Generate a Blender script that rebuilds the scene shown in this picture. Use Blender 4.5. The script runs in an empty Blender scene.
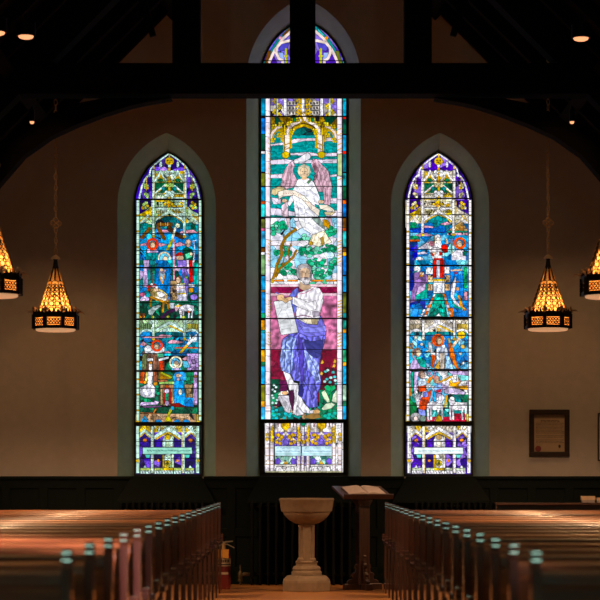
# ---------------------------------------------------------------- stained glass designs
# Every window's glass is a fine mosaic mesh; this part works out the colour of each piece of glass.
import numpy as np

LEAD = (0.10, 0.09, 0.12)


def rgb(*c):
    return tuple(v / 255.0 for v in c)


class Glass:
    """Mosaic of small cells covering the rectangle x0..x1, y0..y1 (units: 1/83 m on the wall)."""

    def __init__(s, x0, y0, x1, y1, R, seed):
        s.x0, s.y0, s.R = x0, y0, R
        s.w = int(round((x1 - x0) * R))
        s.h = int(round((y1 - y0) * R))
        s.img = np.zeros((s.h, s.w, 3), dtype=np.float32)
        s.rng = np.random.default_rng(seed)
        s.f(0, 0, 1)
        n = s.rng.random((s.h // 6 + 3, s.w // 6 + 3))
        s.noise = np.kron(n, np.ones((6, 6)))[: s.h, : s.w]
        k = 5
        for ax in (0, 1):
            s.noise = sum(np.roll(s.noise, i - k, ax) for i in range(2 * k + 1)) / (2 * k + 1)
        s.noise = (s.noise - s.noise.mean()) / (s.noise.std() + 1e-6)

    def f(s, ox, oy, sc):
        s.ox, s.oy, s.sc = ox, oy, sc

    def tx(s, pts):
        p = np.asarray(pts, dtype=np.float64)
        return (p / s.sc + np.array([s.ox - s.x0, s.oy - s.y0])) * s.R

    def box(s, q, pad=2):
        a = max(0, int(q[:, 0].min() - pad)); b = min(s.w, int(q[:, 0].max() + pad + 1))
        c = max(0, int(q[:, 1].min() - pad)); d = min(s.h, int(q[:, 1].max() + pad + 1))
        if b <= a or d <= c:
            return None
        X, Y = np.meshgrid(np.arange(a, b) + 0.5, np.arange(c, d) + 0.5)
        return slice(c, d), slice(a, b), X, Y

    @staticmethod
    def inside(q, X, Y):
        m = np.zeros(X.shape, bool)
        n = len(q)
        for i in range(n):
            xa, ya = q[i]; xb, yb = q[(i + 1) % n]
            if ya == yb:
                continue
            c = ((ya > Y) != (yb > Y)) & (X < (xb - xa) * (Y - ya) / (yb - ya) + xa)
            m ^= c
        return m

    @staticmethod
    def dist(q, X, Y, close):
        d = np.full(X.shape, 1e9)
        n = len(q)
        for i in range(n if close else n - 1):
            a = q[i]; b = q[(i + 1) % n]
            v = b - a
            L = float(v @ v) + 1e-9
            t = np.clip(((X - a[0]) * v[0] + (Y - a[1]) * v[1]) / L, 0, 1)
            d = np.minimum(d, np.hypot(X - a[0] - t * v[0], Y - a[1] - t * v[1]))
        return d

    def shade(s, sl, X, Y, col, tex):
        c = np.array(col, dtype=np.float32)
        nz = s.noise[sl]
        if tex == 'fold':      # painted drapery folds
            k = np.sin((X * 0.9 + Y * 0.22) / s.R * 1.5 + nz * 0.9)
            m = 1.0 + 0.13 * k + 0.06 * nz
        elif tex == 'deep':
            k = np.sin((X * 0.9 + Y * 0.2) / s.R * 1.1 + nz * 1.1)
            m = 1.0 + 0.30 * k + 0.05 * nz
        elif tex == 'foldx':
            k = np.sin((X * 0.5 - Y * 0.7) / s.R * 1.4 + nz * 0.9)
            m = 1.0 + 0.10 * k + 0.05 * nz
        elif tex == 'mottle':
            m = 1.0 + 0.17 * nz
        elif tex == 'sky':     # horizontal streaks
            m = 1.0 + 0.14 * np.sin(Y / s.R * 1.1 + nz * 1.5 + X / s.R * 0.05)
        else:
            m = 1.0 + 0.055 * nz
        return np.clip(c[None, None, :] * m[:, :, None], 0, 1)

    def P(s, pts, col, lead=0.42, tex=None):
        q = s.tx(pts)
        bx = s.box(q)
        if bx is None:
            return
        a, b, X, Y = bx
        m = s.inside(q, X, Y)
        im = s.img[a, b]
        im[m] = s.shade((a, b), X, Y, col, tex)[m]
        if lead:
            d = s.dist(q, X, Y, True)
            im[d < lead * s.R * 0.44 + 0.15] = LEAD

    def L(s, pts, w, col, lead=0.0, tex=None):
        q = s.tx(pts)
        hw = w / s.sc * s.R / 2
        bx = s.box(q, hw + 3)
        if bx is None:
            return
        a, b, X, Y = bx
        d = s.dist(q, X, Y, False)
        im = s.img[a, b]
        if lead:
            im[d < hw + lead * s.R * 0.75] = LEAD
        m = d < hw
        im[m] = s.shade((a, b), X, Y, col, tex)[m]

    def E(s, cx, cy, rx, ry, col, lead=0.35, tex=None):
        t = np.linspace(0, 2 * np.pi, 18, endpoint=False)
        s.P(np.stack([cx + rx * np.cos(t), cy + ry * np.sin(t)], 1), col, lead, tex)

    def B(s, x0, y0, x1, y1, col, lead=0.4, tex=None):
        s.P([(x0, y0), (x1, y0), (x1, y1), (x0, y1)], col, lead, tex)

    def V(s, pts, cols, n, lead=0.4, var=0.10):
        """fill an outline with n irregular pieces of glass"""
        if len(pts) == 2:
            (xa, ya), (xb, yb) = pts
            pts = [(xa, ya), (xb, ya), (xb, yb), (xa, yb)]
        q = s.tx(pts)
        bx = s.box(q)
        if bx is None:
            return
        a, b, X, Y = bx
        m = s.inside(q, X, Y)
        sx = s.rng.uniform(q[:, 0].min(), q[:, 0].max(), n)
        sy = s.rng.uniform(q[:, 1].min(), q[:, 1].max(), n)
        d1 = np.full(X.shape, 1e9); d2 = np.full(X.shape, 1e9); idx = np.zeros(X.shape, int)
        for i in range(n):
            d = np.hypot(X - sx[i], Y - sy[i])
            near = d < d1
            d2 = np.where(near, d1, np.minimum(d2, d))
            idx = np.where(near, i, idx)
            d1 = np.where(near, d, d1)
        pal = np.array([cols[s.rng.integers(len(cols))] for _ in range(n)], dtype=np.float32)
        pal = np.clip(pal * (1 + s.rng.normal(0, var, (n, 1))), 0, 1)
        im = s.img[a, b]
        c = pal[idx] * (1 + 0.06 * s.noise[a, b])[:, :, None]
        im[m] = np.clip(c, 0, 1)[m]
        if lead:
            im[m & (d2 - d1 < lead * s.R * 0.75)] = LEAD
            im[s.dist(q, X, Y, True) < lead * s.R * 0.4] = LEAD

    def pieces(s, size, var, line, y0, y1, x0, x1):
        """break the picture into small leaded pieces, each a shade of its own"""
        a, b = int((x0 - s.x0) * s.R), int((x1 - s.x0) * s.R)
        c, d = int((y0 - s.y0) * s.R), int((y1 - s.y0) * s.R)
        st = size * s.R
        nx, ny = int((b - a) / st) + 3, int((d - c) / st) + 3
        sx = (np.arange(nx)[None, :] - 1 + s.rng.uniform(0.1, 0.9, (ny, nx))) * st
        sy = (np.arange(ny)[:, None] - 1 + s.rng.uniform(0.1, 0.9, (ny, nx))) * st
        tone = 1 + s.rng.normal(0, var, (ny, nx))
        X, Y = np.meshgrid(np.arange(b - a) + 0.5, np.arange(d - c) + 0.5)
        ci, cj = (X / st).astype(int) + 1, (Y / st).astype(int) + 1
        d1 = np.full(X.shape, 1e9); d2 = np.full(X.shape, 1e9); t = np.ones(X.shape)
        for dj in (-1, 0, 1):
            for di in (-1, 0, 1):
                I = np.clip(ci + di, 0, nx - 1); J = np.clip(cj + dj, 0, ny - 1)
                q = np.hypot(X - sx[J, I], Y - sy[J, I])
                near = q < d1
                d2 = np.where(near, d1, np.minimum(d2, q)); t = np.where(near, tone[J, I], t); d1 = np.where(near, q, d1)
        m = t * np.where(d2 - d1 < 0.30 * s.R, line, 1.0)
        s.img[c:d, a:b] = np.clip(s.img[c:d, a:b] * m[:, :, None], 0, 1)

    def ticks(s, x0, x1, y0, y1, step, gold=None, gstep=3):
        """lead joints (and now and then a gold band) across an upright shaft"""
        y = y0 + step * 0.6
        k = 0
        while y < y1:
            if gold is not None and k % gstep == gstep - 1:
                s.B(x0, y - 5, x1, y + 7, gold, 0.25)
            s.L([(x0, y), (x1, y)], 2.2, LEAD)
            y += step * (0.8 + 0.4 * s.rng.random())
            k += 1


WHITE = rgb(240, 238, 244); PALE = rgb(222, 228, 238); CREAM = rgb(232, 224, 204)
GOLD = rgb(214, 178, 42); AMBER = rgb(226, 150, 30); DGOLD = rgb(140, 104, 26)
TEAL = rgb(24, 128, 134); DTEAL = rgb(10, 74, 84); LTEAL = rgb(70, 176, 178)
GREEN = rgb(20, 138, 92); DGREEN = rgb(10, 66, 48); LGREEN = rgb(96, 190, 150)
BLUE = rgb(34, 118, 196); LBLUE = rgb(120, 196, 236); DBLUE = rgb(24, 60, 140); SKY = rgb(70, 160, 216)
PURP = rgb(88, 64, 168); DPURP = rgb(44, 32, 96); LPURP = rgb(146, 126, 214); LILAC = rgb(190, 168, 212)
RED = rgb(206, 34, 26); ORANGE = rgb(236, 92, 30); MAROON = rgb(112, 26, 50); PINK = rgb(222, 160, 178); ROSE = rgb(176, 96, 124)
BROWN = rgb(104, 66, 34); DBROWN = rgb(62, 40, 24); TAN = rgb(188, 156, 110); FLESH = rgb(222, 190, 160); OLIVE = rgb(96, 104, 40)
GREY = rgb(150, 148, 152)


def central_glass(R):
    g = Glass(258, 18, 350, 478, R, 11)
    K = 6.5217
    def T(y): g.f(258, y, K)
    # ------------------------------------------------ head tracery
    T(20)
    g.V([(30, 0), (570, 500)], [LPURP, PURP, rgb(120, 110, 210)], 40, 0.4)
    g.V([(30, 330), (570, 520)], [rgb(190, 180, 170), GOLD, LPURP], 26)
    for sg in (-1, 1):
        X = lambda x: 296 + sg * (296 - x)
        def MP(pts): return [(X(x) if sg > 0 else x, y) for x, y in pts]
        g.P(MP([(20, 330), (60, 230), (130, 120), (220, 30), (296, 5), (296, 40), (240, 55), (150, 140), (85, 250), (60, 330)]), TEAL, 0.4)
        g.P(MP([(85, 200), (65, 200), (40, 290), (60, 330), (75, 280)]), BROWN if sg < 0 else OLIVE)
        g.P(MP([(160, 95), (205, 50), (205, 75), (165, 118)]), BROWN if sg < 0 else LTEAL)
        g.E(*MP([(146, 118)])[0], 12, 12, PINK if sg < 0 else AMBER)
        g.L(MP([(62, 350), (75, 270), (110, 195), (165, 120), (230, 62), (296, 25)]), 17, rgb(226, 206, 200), 0.3)
        g.P(MP([(135, 190), (150, 155), (205, 148), (190, 190), (150, 205)]), rgb(96, 92, 190))
        g.P(MP([(130, 210), (165, 212), (170, 262), (145, 258)]), rgb(150, 170, 224))
        g.L(MP([(296, 128), (205, 135), (150, 148), (122, 180), (120, 215), (135, 250), (160, 265), (160, 300)]), 17, rgb(230, 212, 204), 0.3)
        g.L(MP([(182, 190), (182, 320)]), 14, rgb(176, 186, 40), 0.3)
        g.L(MP([(172, 235), (192, 235)]), 10, rgb(200, 200, 60))
    # ------------------------------------------------ canopy
    T(95)
    g.V([(80, -140), (515, 140)], [rgb(190, 184, 176), rgb(170, 164, 160), LPURP], 50, 0.45)
    for sg in (-1, 1):
        mp = lambda pts: [((594 - x) if sg > 0 else x, y) for x, y in pts]
        for y in (-60, 40, 72, 104):
            g.P(mp([(192, y), (262, y), (262, y + 26), (192, y + 26)]), rgb(196, 190, 184))
            for k in range(3):
                x = 204 + k * 20
                g.P(mp([(x, y + 6), (x + 9, y + 6), (x + 9, y + 20), (x, y + 20)]), rgb(70, 64, 66), 0.2)
        g.P(mp([(84, 20), (108, 20), (108, 60), (84, 60)]), LPURP)
        for k, y in enumerate((-80, -30, 40, 75, 112, 135)):
            [g.E(*mp([(112 + (k % 2) * 26 + dx, y + dy)])[0], 9, 9, rgb(214, 186, 40), 0.22) for dx, dy in ((-10, 0), (10, -4), (0, -14), (2, 12))]
            [g.E(*mp([(266 + dx, y - 2 + dy)])[0], 9, 8, rgb(214, 178, 30), 0.22) for dx, dy in ((-12, 2), (10, -8), (8, 8), (-2, -12))]
            g.E(*mp([(122, y + 10)])[0], 7, 8, DGOLD, 0.2)
        g.P(mp([(168, -120), (188, -120), (188, 250), (168, 250)]), WHITE)
        g.L(mp([(126, 20), (126, 160)]), 10, rgb(200, 210, 190), 0.2)
    g.P([(284, -120), (304, -120), (304, 160), (284, 160)], WHITE)
    # teal evening sky
    g.V([(80, 142), (515, 250)], [rgb(120, 92, 30), rgb(150, 118, 36), DGREEN], 30, 0.5)
    g.B(80, 215, 515, 470, rgb(30, 140, 142), 0, 'sky')
    g.V([(235, 210), (365, 262)], [rgb(6, 100, 96), rgb(10, 84, 84)], 8)
    for pts in ([(80, 322), (180, 306), (240, 285), (330, 282), (380, 280), (380, 300), (300, 300), (200, 322), (80, 334)],
                [(430, 282), (515, 276), (515, 304), (430, 300)],
                [(210, 380), (330, 372), (390, 382), (515, 376), (515, 400), (380, 398), (210, 392)],
                [(80, 424), (190, 416), (250, 430), (400, 420), (515, 416), (515, 446), (80, 452)]):
        g.P(pts, rgb(218, 206, 220), 0.35)
    for y in (252, 345, 368, 408):
        g.L([(84, y), (220, y + 6), (380, y - 6), (513, y + 3)], 1.6, DTEAL)
    for sg in (-1, 1):
        mp = lambda pts: [((594 - x) if sg > 0 else x, y) for x, y in pts]
        # ogee arch mouldings
        g.L(mp([(196, 280), (198, 240), (215, 205), (255, 180), (284, 165), (297, 135)]), 44, rgb(170, 134, 26), 0.3)
        g.L(mp([(214, 340), (210, 285), (215, 250), (245, 215), (297, 196)]), 15, rgb(206, 170, 30), 0.3)
        g.L(mp([(194, 262), (198, 228), (220, 196), (262, 174), (286, 158), (297, 130)]), 20, rgb(232, 216, 208), 0.3)
        g.L(mp([(205, 262), (212, 225), (240, 200), (297, 182)]), 5, DBROWN)
        g.L(mp([(84, 275), (95, 245), (120, 220), (150, 222), (165, 250), (165, 290)]), 34, rgb(196, 160, 40), 0.3)
        g.L(mp([(80, 282), (98, 240), (122, 215), (150, 205)]), 15, rgb(230, 212, 204), 0.3)
        for (x, y) in ((106, 205), (150, 190), (205, 185), (100, 295), (235, 165), (262, 160), (140, 262), (215, 260), (225, 232)):
            for dx, dy in ((-9, -6), (9, -8), (0, 8), (-12, 9)):
                g.E(*mp([(x + dx, y + dy)])[0], 8, 8, rgb(216, 190, 44), 0.22)
        g.P(mp([(228, 150), (246, 150), (246, 172), (228, 176)]), rgb(20, 130, 96))
        # hanging pendants
        g.P(mp([(164, 255), (206, 255), (206, 380), (188, 395), (170, 395), (164, 380)]), rgb(226, 214, 206))
        g.L(mp([(172, 260), (172, 380)]), 9, rgb(120, 96, 40))
        g.L(mp([(209, 262), (209, 345)]), 8, rgb(198, 164, 36), 0.2)
        g.P(mp([(164, 262), (174, 175), (186, 262)]), rgb(222, 190, 40))
        g.P(mp([(156, 378), (180, 365), (204, 378), (200, 405), (180, 416), (160, 405)]), rgb(204, 176, 18))
        for y in (322, 352):
            g.L(mp([(166, y + 8), (206, y - 8)]), 7, rgb(160, 126, 30))
    # ------------------------------------------------ angel scene
    T(155)
    g.B(80, 40, 515, 420, rgb(36, 150, 150), 0, 'sky')
    for y in (70, 110, 165, 190, 240, 265, 345, 375):
        g.L([(84, y), (250, y + 5), (400, y - 5), (513, y + 3)], 1.8, DTEAL)
    for pts in ([(80, 34), (180, 26), (235, 36), (360, 30), (515, 26), (515, 54), (370, 52), (80, 62)],
                [(80, 128), (180, 120), (180, 150), (80, 152)], [(470, 130), (515, 124), (515, 140), (470, 144)],
                [(80, 345), (140, 350), (240, 372), (240, 398), (80, 392)], [(430, 285), (515, 280), (515, 318), (430, 312)],
                [(440, 368), (515, 362), (515, 400), (440, 400)], [(84, 276), (150, 286), (150, 318), (100, 322)]):
        g.P(pts, rgb(214, 206, 222), 0.35)
    g.P([(235, 30), (270, 18), (300, -5), (325, -18), (345, 2), (340, 22), (300, 48), (235, 52)], rgb(226, 224, 234), 0.35)
    # wings
    W1 = rgb(196, 162, 176)
    g.P([(240, 70), (228, 40), (205, 52), (180, 82), (160, 130), (145, 205), (180, 215), (178, 225), (235, 210), (258, 165), (238, 130), (228, 100)], W1, 0.4, 'fold')
    g.P([(345, 60), (360, 25), (385, 28), (415, 60), (450, 92), (460, 110), (470, 150), (485, 210), (470, 330), (430, 320), (425, 240), (395, 240), (362, 165), (372, 120), (358, 90)], W1, 0.4, 'fold')
    for pts in ([(205, 62), (178, 200)], [(222, 60), (205, 205)], [(375, 45), (400, 110), (425, 215)], [(400, 62), (430, 120), (452, 210), (455, 320)], [(385, 150), (420, 235)], [(440, 215), (440, 310)], [(150, 180), (230, 190)]):
        g.L(pts, 2.4, rgb(110, 70, 84))
    g.P([(355, 60), (372, 52), (392, 100), (385, 150), (365, 168), (375, 120)], rgb(150, 108, 122), 0.2, 'mottle')
    g.P([(150, 330), (195, 300), (200, 400), (160, 405)], rgb(204, 182, 194), 0.4, 'fold')
    # robe
    g.P([(258, 160), (290, 150), (330, 150), (362, 175), (385, 225), (405, 280), (398, 330), (372, 320), (395, 405), (420, 460), (400, 470), (250, 425), (236, 350), (232, 300), (205, 335), (190, 320), (232, 220)], rgb(236, 236, 246), 0.4, 'foldx')
    for pts in ([(285, 200), (270, 300), (285, 400)], [(320, 210), (325, 290)], [(345, 200), (360, 260)], [(300, 330), (330, 420)], [(260, 330), (262, 400)], [(340, 340), (370, 410)]):
        g.L(pts, 2, rgb(170, 166, 196))
    g.P([(318, 178), (345, 150), (352, 160), (330, 190)], rgb(90, 130, 96), 0.2)
    # scroll
    g.P([(85, 252), (92, 222), (135, 205), (172, 212), (178, 232), (130, 250), (110, 266)], rgb(196, 180, 140), 0.4)
    g.P([(130, 240), (180, 225), (240, 232), (300, 265), (350, 320), (405, 360), (395, 400), (340, 352), (290, 290), (235, 262), (160, 272), (135, 290)], rgb(232, 220, 206), 0.4)
    for k in range(14):
        x = 165 + k * 16
        y = 248 + max(0, (x - 235)) * 0.75 * (0.75 if x < 300 else 0.87)
        g.L([(x, y), (x + 6, y + 5)], 3, rgb(196, 130, 120))
    g.P([(395, 325), (450, 325), (490, 350), (505, 372), (470, 368), (405, 352)], rgb(232, 224, 206), 0.35)
    g.P([(430, 372), (505, 374), (480, 394), (440, 392)], rgb(206, 190, 150), 0.3)
    g.E(172, 298, 18, 13, FLESH); g.E(412, 305, 20, 12, FLESH)
    # angel's head
    g.E(300, 106, 42, 44, rgb(214, 206, 178), 0.35)
    g.E(300, 112, 26, 34, rgb(228, 202, 170), 0.2)
    g.B(288, 142, 318, 160, rgb(220, 182, 140), 0)
    for x in (290, 311):
        g.L([(x - 4, 108), (x + 4, 108)], 4, rgb(110, 84, 70))
    g.L([(301, 112), (300, 122)], 2.5, rgb(170, 130, 104)); g.L([(294, 131), (307, 131)], 3, rgb(176, 110, 96))
    g.L([(262, 110), (268, 80), (300, 64), (332, 80), (340, 112)], 9, rgb(196, 188, 164))
    # ------------------------------------------------ trees and far hills
    T(215)
    g.V([(80, 18), (515, 425)], [rgb(226, 226, 242), rgb(150, 206, 232), rgb(236, 232, 244), rgb(190, 214, 236)], 46, 0.35, 0.05)
    for (x, y, rx, ry, n) in ((118, 92, 38, 40, 11), (168, 66, 22, 20, 5), (165, 238, 62, 26, 12), (310, 160, 36, 34, 9), (322, 235, 48, 36, 11), (476, 108, 38, 28, 9),
                              (420, 222, 90, 24, 14), (362, 312, 36, 28, 9), (392, 384, 42, 34, 11), (428, 318, 30, 26, 7), (488, 326, 28, 18, 5), (496, 288, 20, 18, 4), (190, 356, 58, 32, 12), (430, 376, 44, 26, 8), (228, 385, 26, 18, 4)):
        for k in range(n + n // 2):
            a = g.rng.uniform(0, 6.28); r = 1.08 * g.rng.uniform(0.1, 1) ** 0.6
            c = [rgb(30, 160, 110), rgb(76, 190, 146), rgb(20, 128, 86), rgb(52, 176, 128), rgb(130, 212, 184)][g.rng.integers(5)]
            q = g.rng.uniform(0.75, 1.35)
            g.E(min(500, max(94, x + rx * r * np.cos(a))), y + ry * r * np.sin(a), 15 * q, 12 * q, c, 0.3)
    g.P([(80, 168), (130, 165), (180, 172), (330, 165), (330, 190), (300, 205), (220, 200), (80, 200)], rgb(226, 220, 228), 0.3)
    g.L([(240, 285), (320, 290), (410, 280), (512, 265)], 2, LEAD); g.L([(84, 300), (120, 280), (160, 300), (250, 300)], 2, LEAD)
    # robe end and draperies of the angel
    g.P([(262, 18), (430, 18), (470, 60), (430, 110), (360, 130), (300, 95), (275, 60)], rgb(234, 234, 242), 0.4, 'foldx')
    g.P([(350, 22), (400, 20), (430, 60), (440, 100), (400, 70)], rgb(128, 148, 140), 0.3, 'fold')
    g.P([(420, 30), (450, 30), (470, 55), (460, 90), (430, 70)], rgb(190, 140, 60), 0.3)
    g.P([(355, 130), (430, 100), (450, 130), (482, 178), (440, 190), (395, 208), (345, 190), (335, 170)], rgb(236, 224, 196), 0.4, 'fold')
    g.P([(405, 150), (425, 140), (435, 185), (415, 200)], rgb(160, 130, 70), 0.2)
    g.E(345, 185, 14, 14, rgb(214, 170, 80))
    g.P([(183, 20), (206, 20), (214, 110), (200, 80)], rgb(216, 190, 196), 0.3)
    g.P([(455, 20), (475, 20), (490, 75), (475, 70)], rgb(206, 170, 186), 0.3)
    # tree trunk
    TR = rgb(150, 108, 34)
    g.L([(95, 425), (112, 380), (125, 320), (155, 262), (152, 205), (178, 150), (205, 122), (245, 95)], 17, TR, 0.4)
    g.L([(118, 400), (140, 350), (185, 315), (230, 275), (248, 235)], 13, TR, 0.4)
    g.L([(205, 285), (198, 230), (215, 190)], 8, TR, 0.35); g.L([(160, 330), (170, 280)], 7, TR, 0.3); g.L([(170, 155), (168, 128)], 8, TR, 0.3)
    g.L([(218, 180), (222, 128)], 4, DBROWN)
    # ------------------------------------------------ the seated wall and the bearded man
    T(265)
    g.V([(80, 90), (515, 128)], [WHITE, PALE, LGREEN], 14)
    for a, b in ((100, 168), (190, 260), (350, 425), (440, 513)):
        g.B(a, 96, b, 107, rgb(240, 140, 20), 0.3)
    g.E(95, 104, 9, 14, GOLD)
    g.B(80, 125, 515, 142, rgb(228, 196, 206))
    g.V([(80, 143), (515, 184)], [rgb(140, 44, 78), rgb(120, 30, 62), rgb(160, 64, 96)], 18, 0.25)
    g.B(80, 184, 515, 202, rgb(224, 186, 200))
    g.B(80, 202, 515, 470, rgb(184, 112, 146), 0, 'mottle')
    T(330)
    g.B(80, 0, 515, 128, rgb(186, 116, 148), 0, 'mottle')
    g.V([(80, 128), (180, 470)], [rgb(132, 40, 62), rgb(110, 26, 50), rgb(150, 60, 84), rgb(96, 24, 48)], 30, 0.2)
    g.V([(380, 128), (515, 470)], [rgb(104, 22, 44), rgb(84, 16, 36), rgb(126, 36, 56)], 30, 0.25)
    g.V([(80, 330), (190, 470)], [rgb(84, 22, 62), rgb(100, 30, 80), rgb(70, 20, 40)], 9, 0.35)
    # garden
    T(370)
    g.V([(80, 60), (140, 330)], [DGREEN, rgb(60, 20, 44), GREEN], 10)
    g.V([(85, 235), (515, 325)], [rgb(20, 150, 150), rgb(14, 110, 96), rgb(40, 170, 130), rgb(170, 140, 110)], 40, 0.4)
    g.V([(400, 130), (515, 325)], [rgb(16, 120, 84), rgb(10, 84, 66), rgb(30, 150, 100)], 18, 0.4)
    for (x, y) in ((105, 98), (118, 112), (96, 128), (110, 140), (100, 182), (118, 215), (95, 214), (125, 196), (92, 166)):
        g.E(x, y, 9, 8, rgb(214, 238, 238), 0.25)
    for (x, y) in ((98, 268), (120, 262), (105, 295), (135, 290), (180, 285), (205, 300), (170, 312), (120, 315), (210, 285)):
        g.E(x, y, 13, 10, rgb(40, 190, 200), 0.25)
    for (x, y) in ((435, 75), (450, 60), (500, 45), (470, 80), (505, 68), (490, 15), (440, 10), (455, 2), (510, 90), (475, 50)):
        g.E(x, y, 11, 9, rgb(196, 236, 234) if x % 2 else rgb(90, 196, 200), 0.25)
    for (x, y) in ((412, 22), (495, -30), (500, -58), (418, -52)):
        g.P([(x - 12, y + 12), (x, y - 16), (x + 13, y), (x + 6, y + 13)], rgb(240, 190, 96), 0.3)
    g.P([(432, 110), (452, 95), (470, 108), (500, 98), (508, 120), (480, 142), (455, 135), (440, 128)], rgb(20, 178, 110), 0.35)
    g.L([(478, 100), (470, 200), (462, 260)], 6, rgb(40, 130, 60))
    g.P([(412, 145), (435, 130), (455, 165), (470, 205), (455, 215), (430, 190)], rgb(206, 226, 190), 0.35)
    g.P([(480, 205), (490, 160), (514, 128), (514, 215)], rgb(214, 226, 200), 0.35)
    g.P([(412, 255), (440, 220), (480, 212), (505, 225), (480, 250), (430, 262)], rgb(206, 222, 196), 0.35)
    for (x, y) in ((440, 300), (465, 290), (490, 300), (460, 312), (500, 282)):
        g.E(x, y, 15, 12, rgb(20, 190, 170), 0.3)
    # feet, rocks
    g.P([(300, 300), (360, 280), (405, 290), (410, 312), (350, 322), (305, 315)], rgb(150, 116, 70), 0.35)
    g.P([(125, 180), (140, 165), (235, 165), (232, 205), (205, 285), (175, 270), (150, 215)], rgb(190, 186, 196), 0.4, 'foldx')
    g.L([(150, 175), (185, 255)], 3, GREY); g.L([(225, 172), (195, 265)], 3, rgb(90, 88, 96))
    g.P([(125, 165), (150, 138), (195, 134), (206, 152), (180, 165)], rgb(232, 226, 220), 0.35)
    g.E(176, 150, 20, 12, rgb(214, 170, 128), 0.25)
    g.P([(196, 128), (236, 128), (246, 210), (225, 270), (205, 200)], rgb(70, 24, 58), 0.2)
    g.P([(225, 265), (260, 232), (285, 245), (300, 290), (250, 300), (225, 285)], rgb(216, 214, 224), 0.35, 'foldx')
    # legs
    g.P([(158, -5), (200, 10), (235, 80), (262, 88), (270, 150), (300, 215), (345, 265), (345, 285), (298, 280), (255, 230), (250, 300), (228, 280), (238, 180), (232, 130), (205, 135), (185, 70)], rgb(226, 222, 230), 0.4, 'fold')
    g.E(378, 272, 28, 14, rgb(222, 180, 130), 0.3)
    g.P([(335, 268), (365, 258), (360, 282), (340, 284)], rgb(226, 222, 226), 0.25)
    # purple mantle
    T(330)
    MA = rgb(116, 114, 204)
    g.P([(200, 30), (262, 5), (300, -30), (430, -25), (445, 30), (425, 110), (408, 180), (398, 250), (412, 330), (405, 380), (388, 420), (392, 500), (330, 510), (290, 450), (262, 420), (270, 335), (232, 330), (215, 290), (150, 262), (142, 200), (150, 120), (160, 60)], MA, 0.45, 'deep')
    g.P([(160, 70), (215, 40), (250, 55), (232, 130), (228, 250), (205, 285), (150, 262), (143, 200)], rgb(140, 156, 222), 0.2, 'deep')
    g.P([(292, 130), (318, 140), (360, 180), (395, 225), (395, 260), (408, 335), (380, 345), (330, 250)], rgb(146, 158, 226), 0.0, 'deep')
    g.P([(300, 60), (350, 75), (425, 62), (425, 110), (405, 170), (385, 185), (350, 170), (318, 140)], rgb(66, 66, 128), 0.3, 'foldx')
    g.P([(262, 30), (285, 60), (300, 140), (295, 250), (300, 330), (285, 345), (270, 250)], rgb(92, 80, 168), 0.25, 'fold')
    for pts in ([(250, 60), (262, 160), (245, 300)], [(290, 90), (310, 200), (330, 330)], [(225, 60), (215, 180), (210, 270)], [(330, 160), (375, 250), (400, 330)], [(180, 80), (172, 250)], [(300, 330), (340, 400), (360, 480)], [(365, 345), (390, 420)]):
        g.L(pts, 4.5, rgb(46, 44, 104))
    g.P([(265, 370), (285, 350), (300, 390), (290, 440), (262, 425)], rgb(52, 48, 110), 0.2)
    T(265)
    g.P([(202, 205), (225, 168), (262, 142), (266, 180), (240, 215), (262, 300), (245, 330), (225, 275)], rgb(112, 120, 200), 0.4, 'fold')
    g.P([(232, 330), (262, 350), (330, 385), (385, 388), (408, 330), (428, 370), (447, 430), (440, 458), (330, 470), (262, 440), (245, 390)], rgb(124, 120, 206), 0.4, 'foldx')
    g.P([(258, 365), (300, 400), (370, 408), (440, 395), (447, 430), (380, 440), (300, 440)], rgb(140, 140, 222), 0.25, 'foldx')
    # white tunic
    g.P([(258, 185), (300, 168), (355, 138), (400, 150), (422, 185), (425, 240), (410, 290), (402, 345), (386, 390), (320, 385), (262, 355), (245, 335), (250, 300)], rgb(234, 230, 240), 0.4, 'fold')
    g.P([(225, 205), (262, 215), (330, 245), (375, 232), (385, 262), (378, 290), (330, 302), (260, 272), (225, 252)], rgb(238, 236, 242), 0.35, 'foldx')
    g.L([(262, 190), (310, 182), (350, 160), (372, 142)], 5, rgb(190, 120, 150))
    g.L([(250, 336), (300, 328), (350, 340)], 6, rgb(130, 84, 110))
    g.P([(352, 300), (402, 305), (405, 330), (360, 340)], rgb(170, 160, 176), 0.3, 'fold')
    g.P([(280, 355), (355, 350), (390, 352), (386, 388), (330, 384)], rgb(224, 214, 190), 0.3)
    g.P([(345, 352), (392, 350), (388, 388), (355, 388)], rgb(166, 152, 120), 0.2)
    # head, grey hair and beard
    g.P([(250, 30), (258, 5), (285, -8), (325, -8), (348, 15), (352, 60), (345, 100), (325, 130), (262, 88), (250, 60)], rgb(150, 146, 150), 0.4, 'foldx')
    g.P([(275, 105), (300, 130), (340, 130), (345, 150), (300, 168), (268, 150)], rgb(206, 176, 148), 0.2)
    g.P([(274, 35), (290, 18), (325, 20), (340, 45), (338, 85), (318, 100), (290, 95), (276, 75)], rgb(216, 186, 158), 0.2)
    g.P([(283, 85), (298, 78), (330, 80), (342, 90), (330, 122), (312, 133), (290, 115)], rgb(168, 162, 166), 0.0, 'deep')
    g.P([(300, 98), (322, 98), (324, 118), (312, 128), (302, 116)], rgb(206, 204, 210), 0.0)
    g.P([(276, 40), (290, 36), (292, 80), (284, 88)], rgb(176, 142, 118), 0.0)
    g.L([(280, 24), (300, 14), (328, 18)], 6, rgb(186, 182, 186)); g.L([(262, 20), (268, 60), (280, 100)], 5, rgb(112, 108, 112)); g.L([(346, 40), (344, 80)], 5, rgb(112, 108, 112))
    g.P([(268, 40), (276, 40), (280, 85), (290, 110), (275, 95), (262, 75)], rgb(140, 136, 138), 0)
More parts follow.
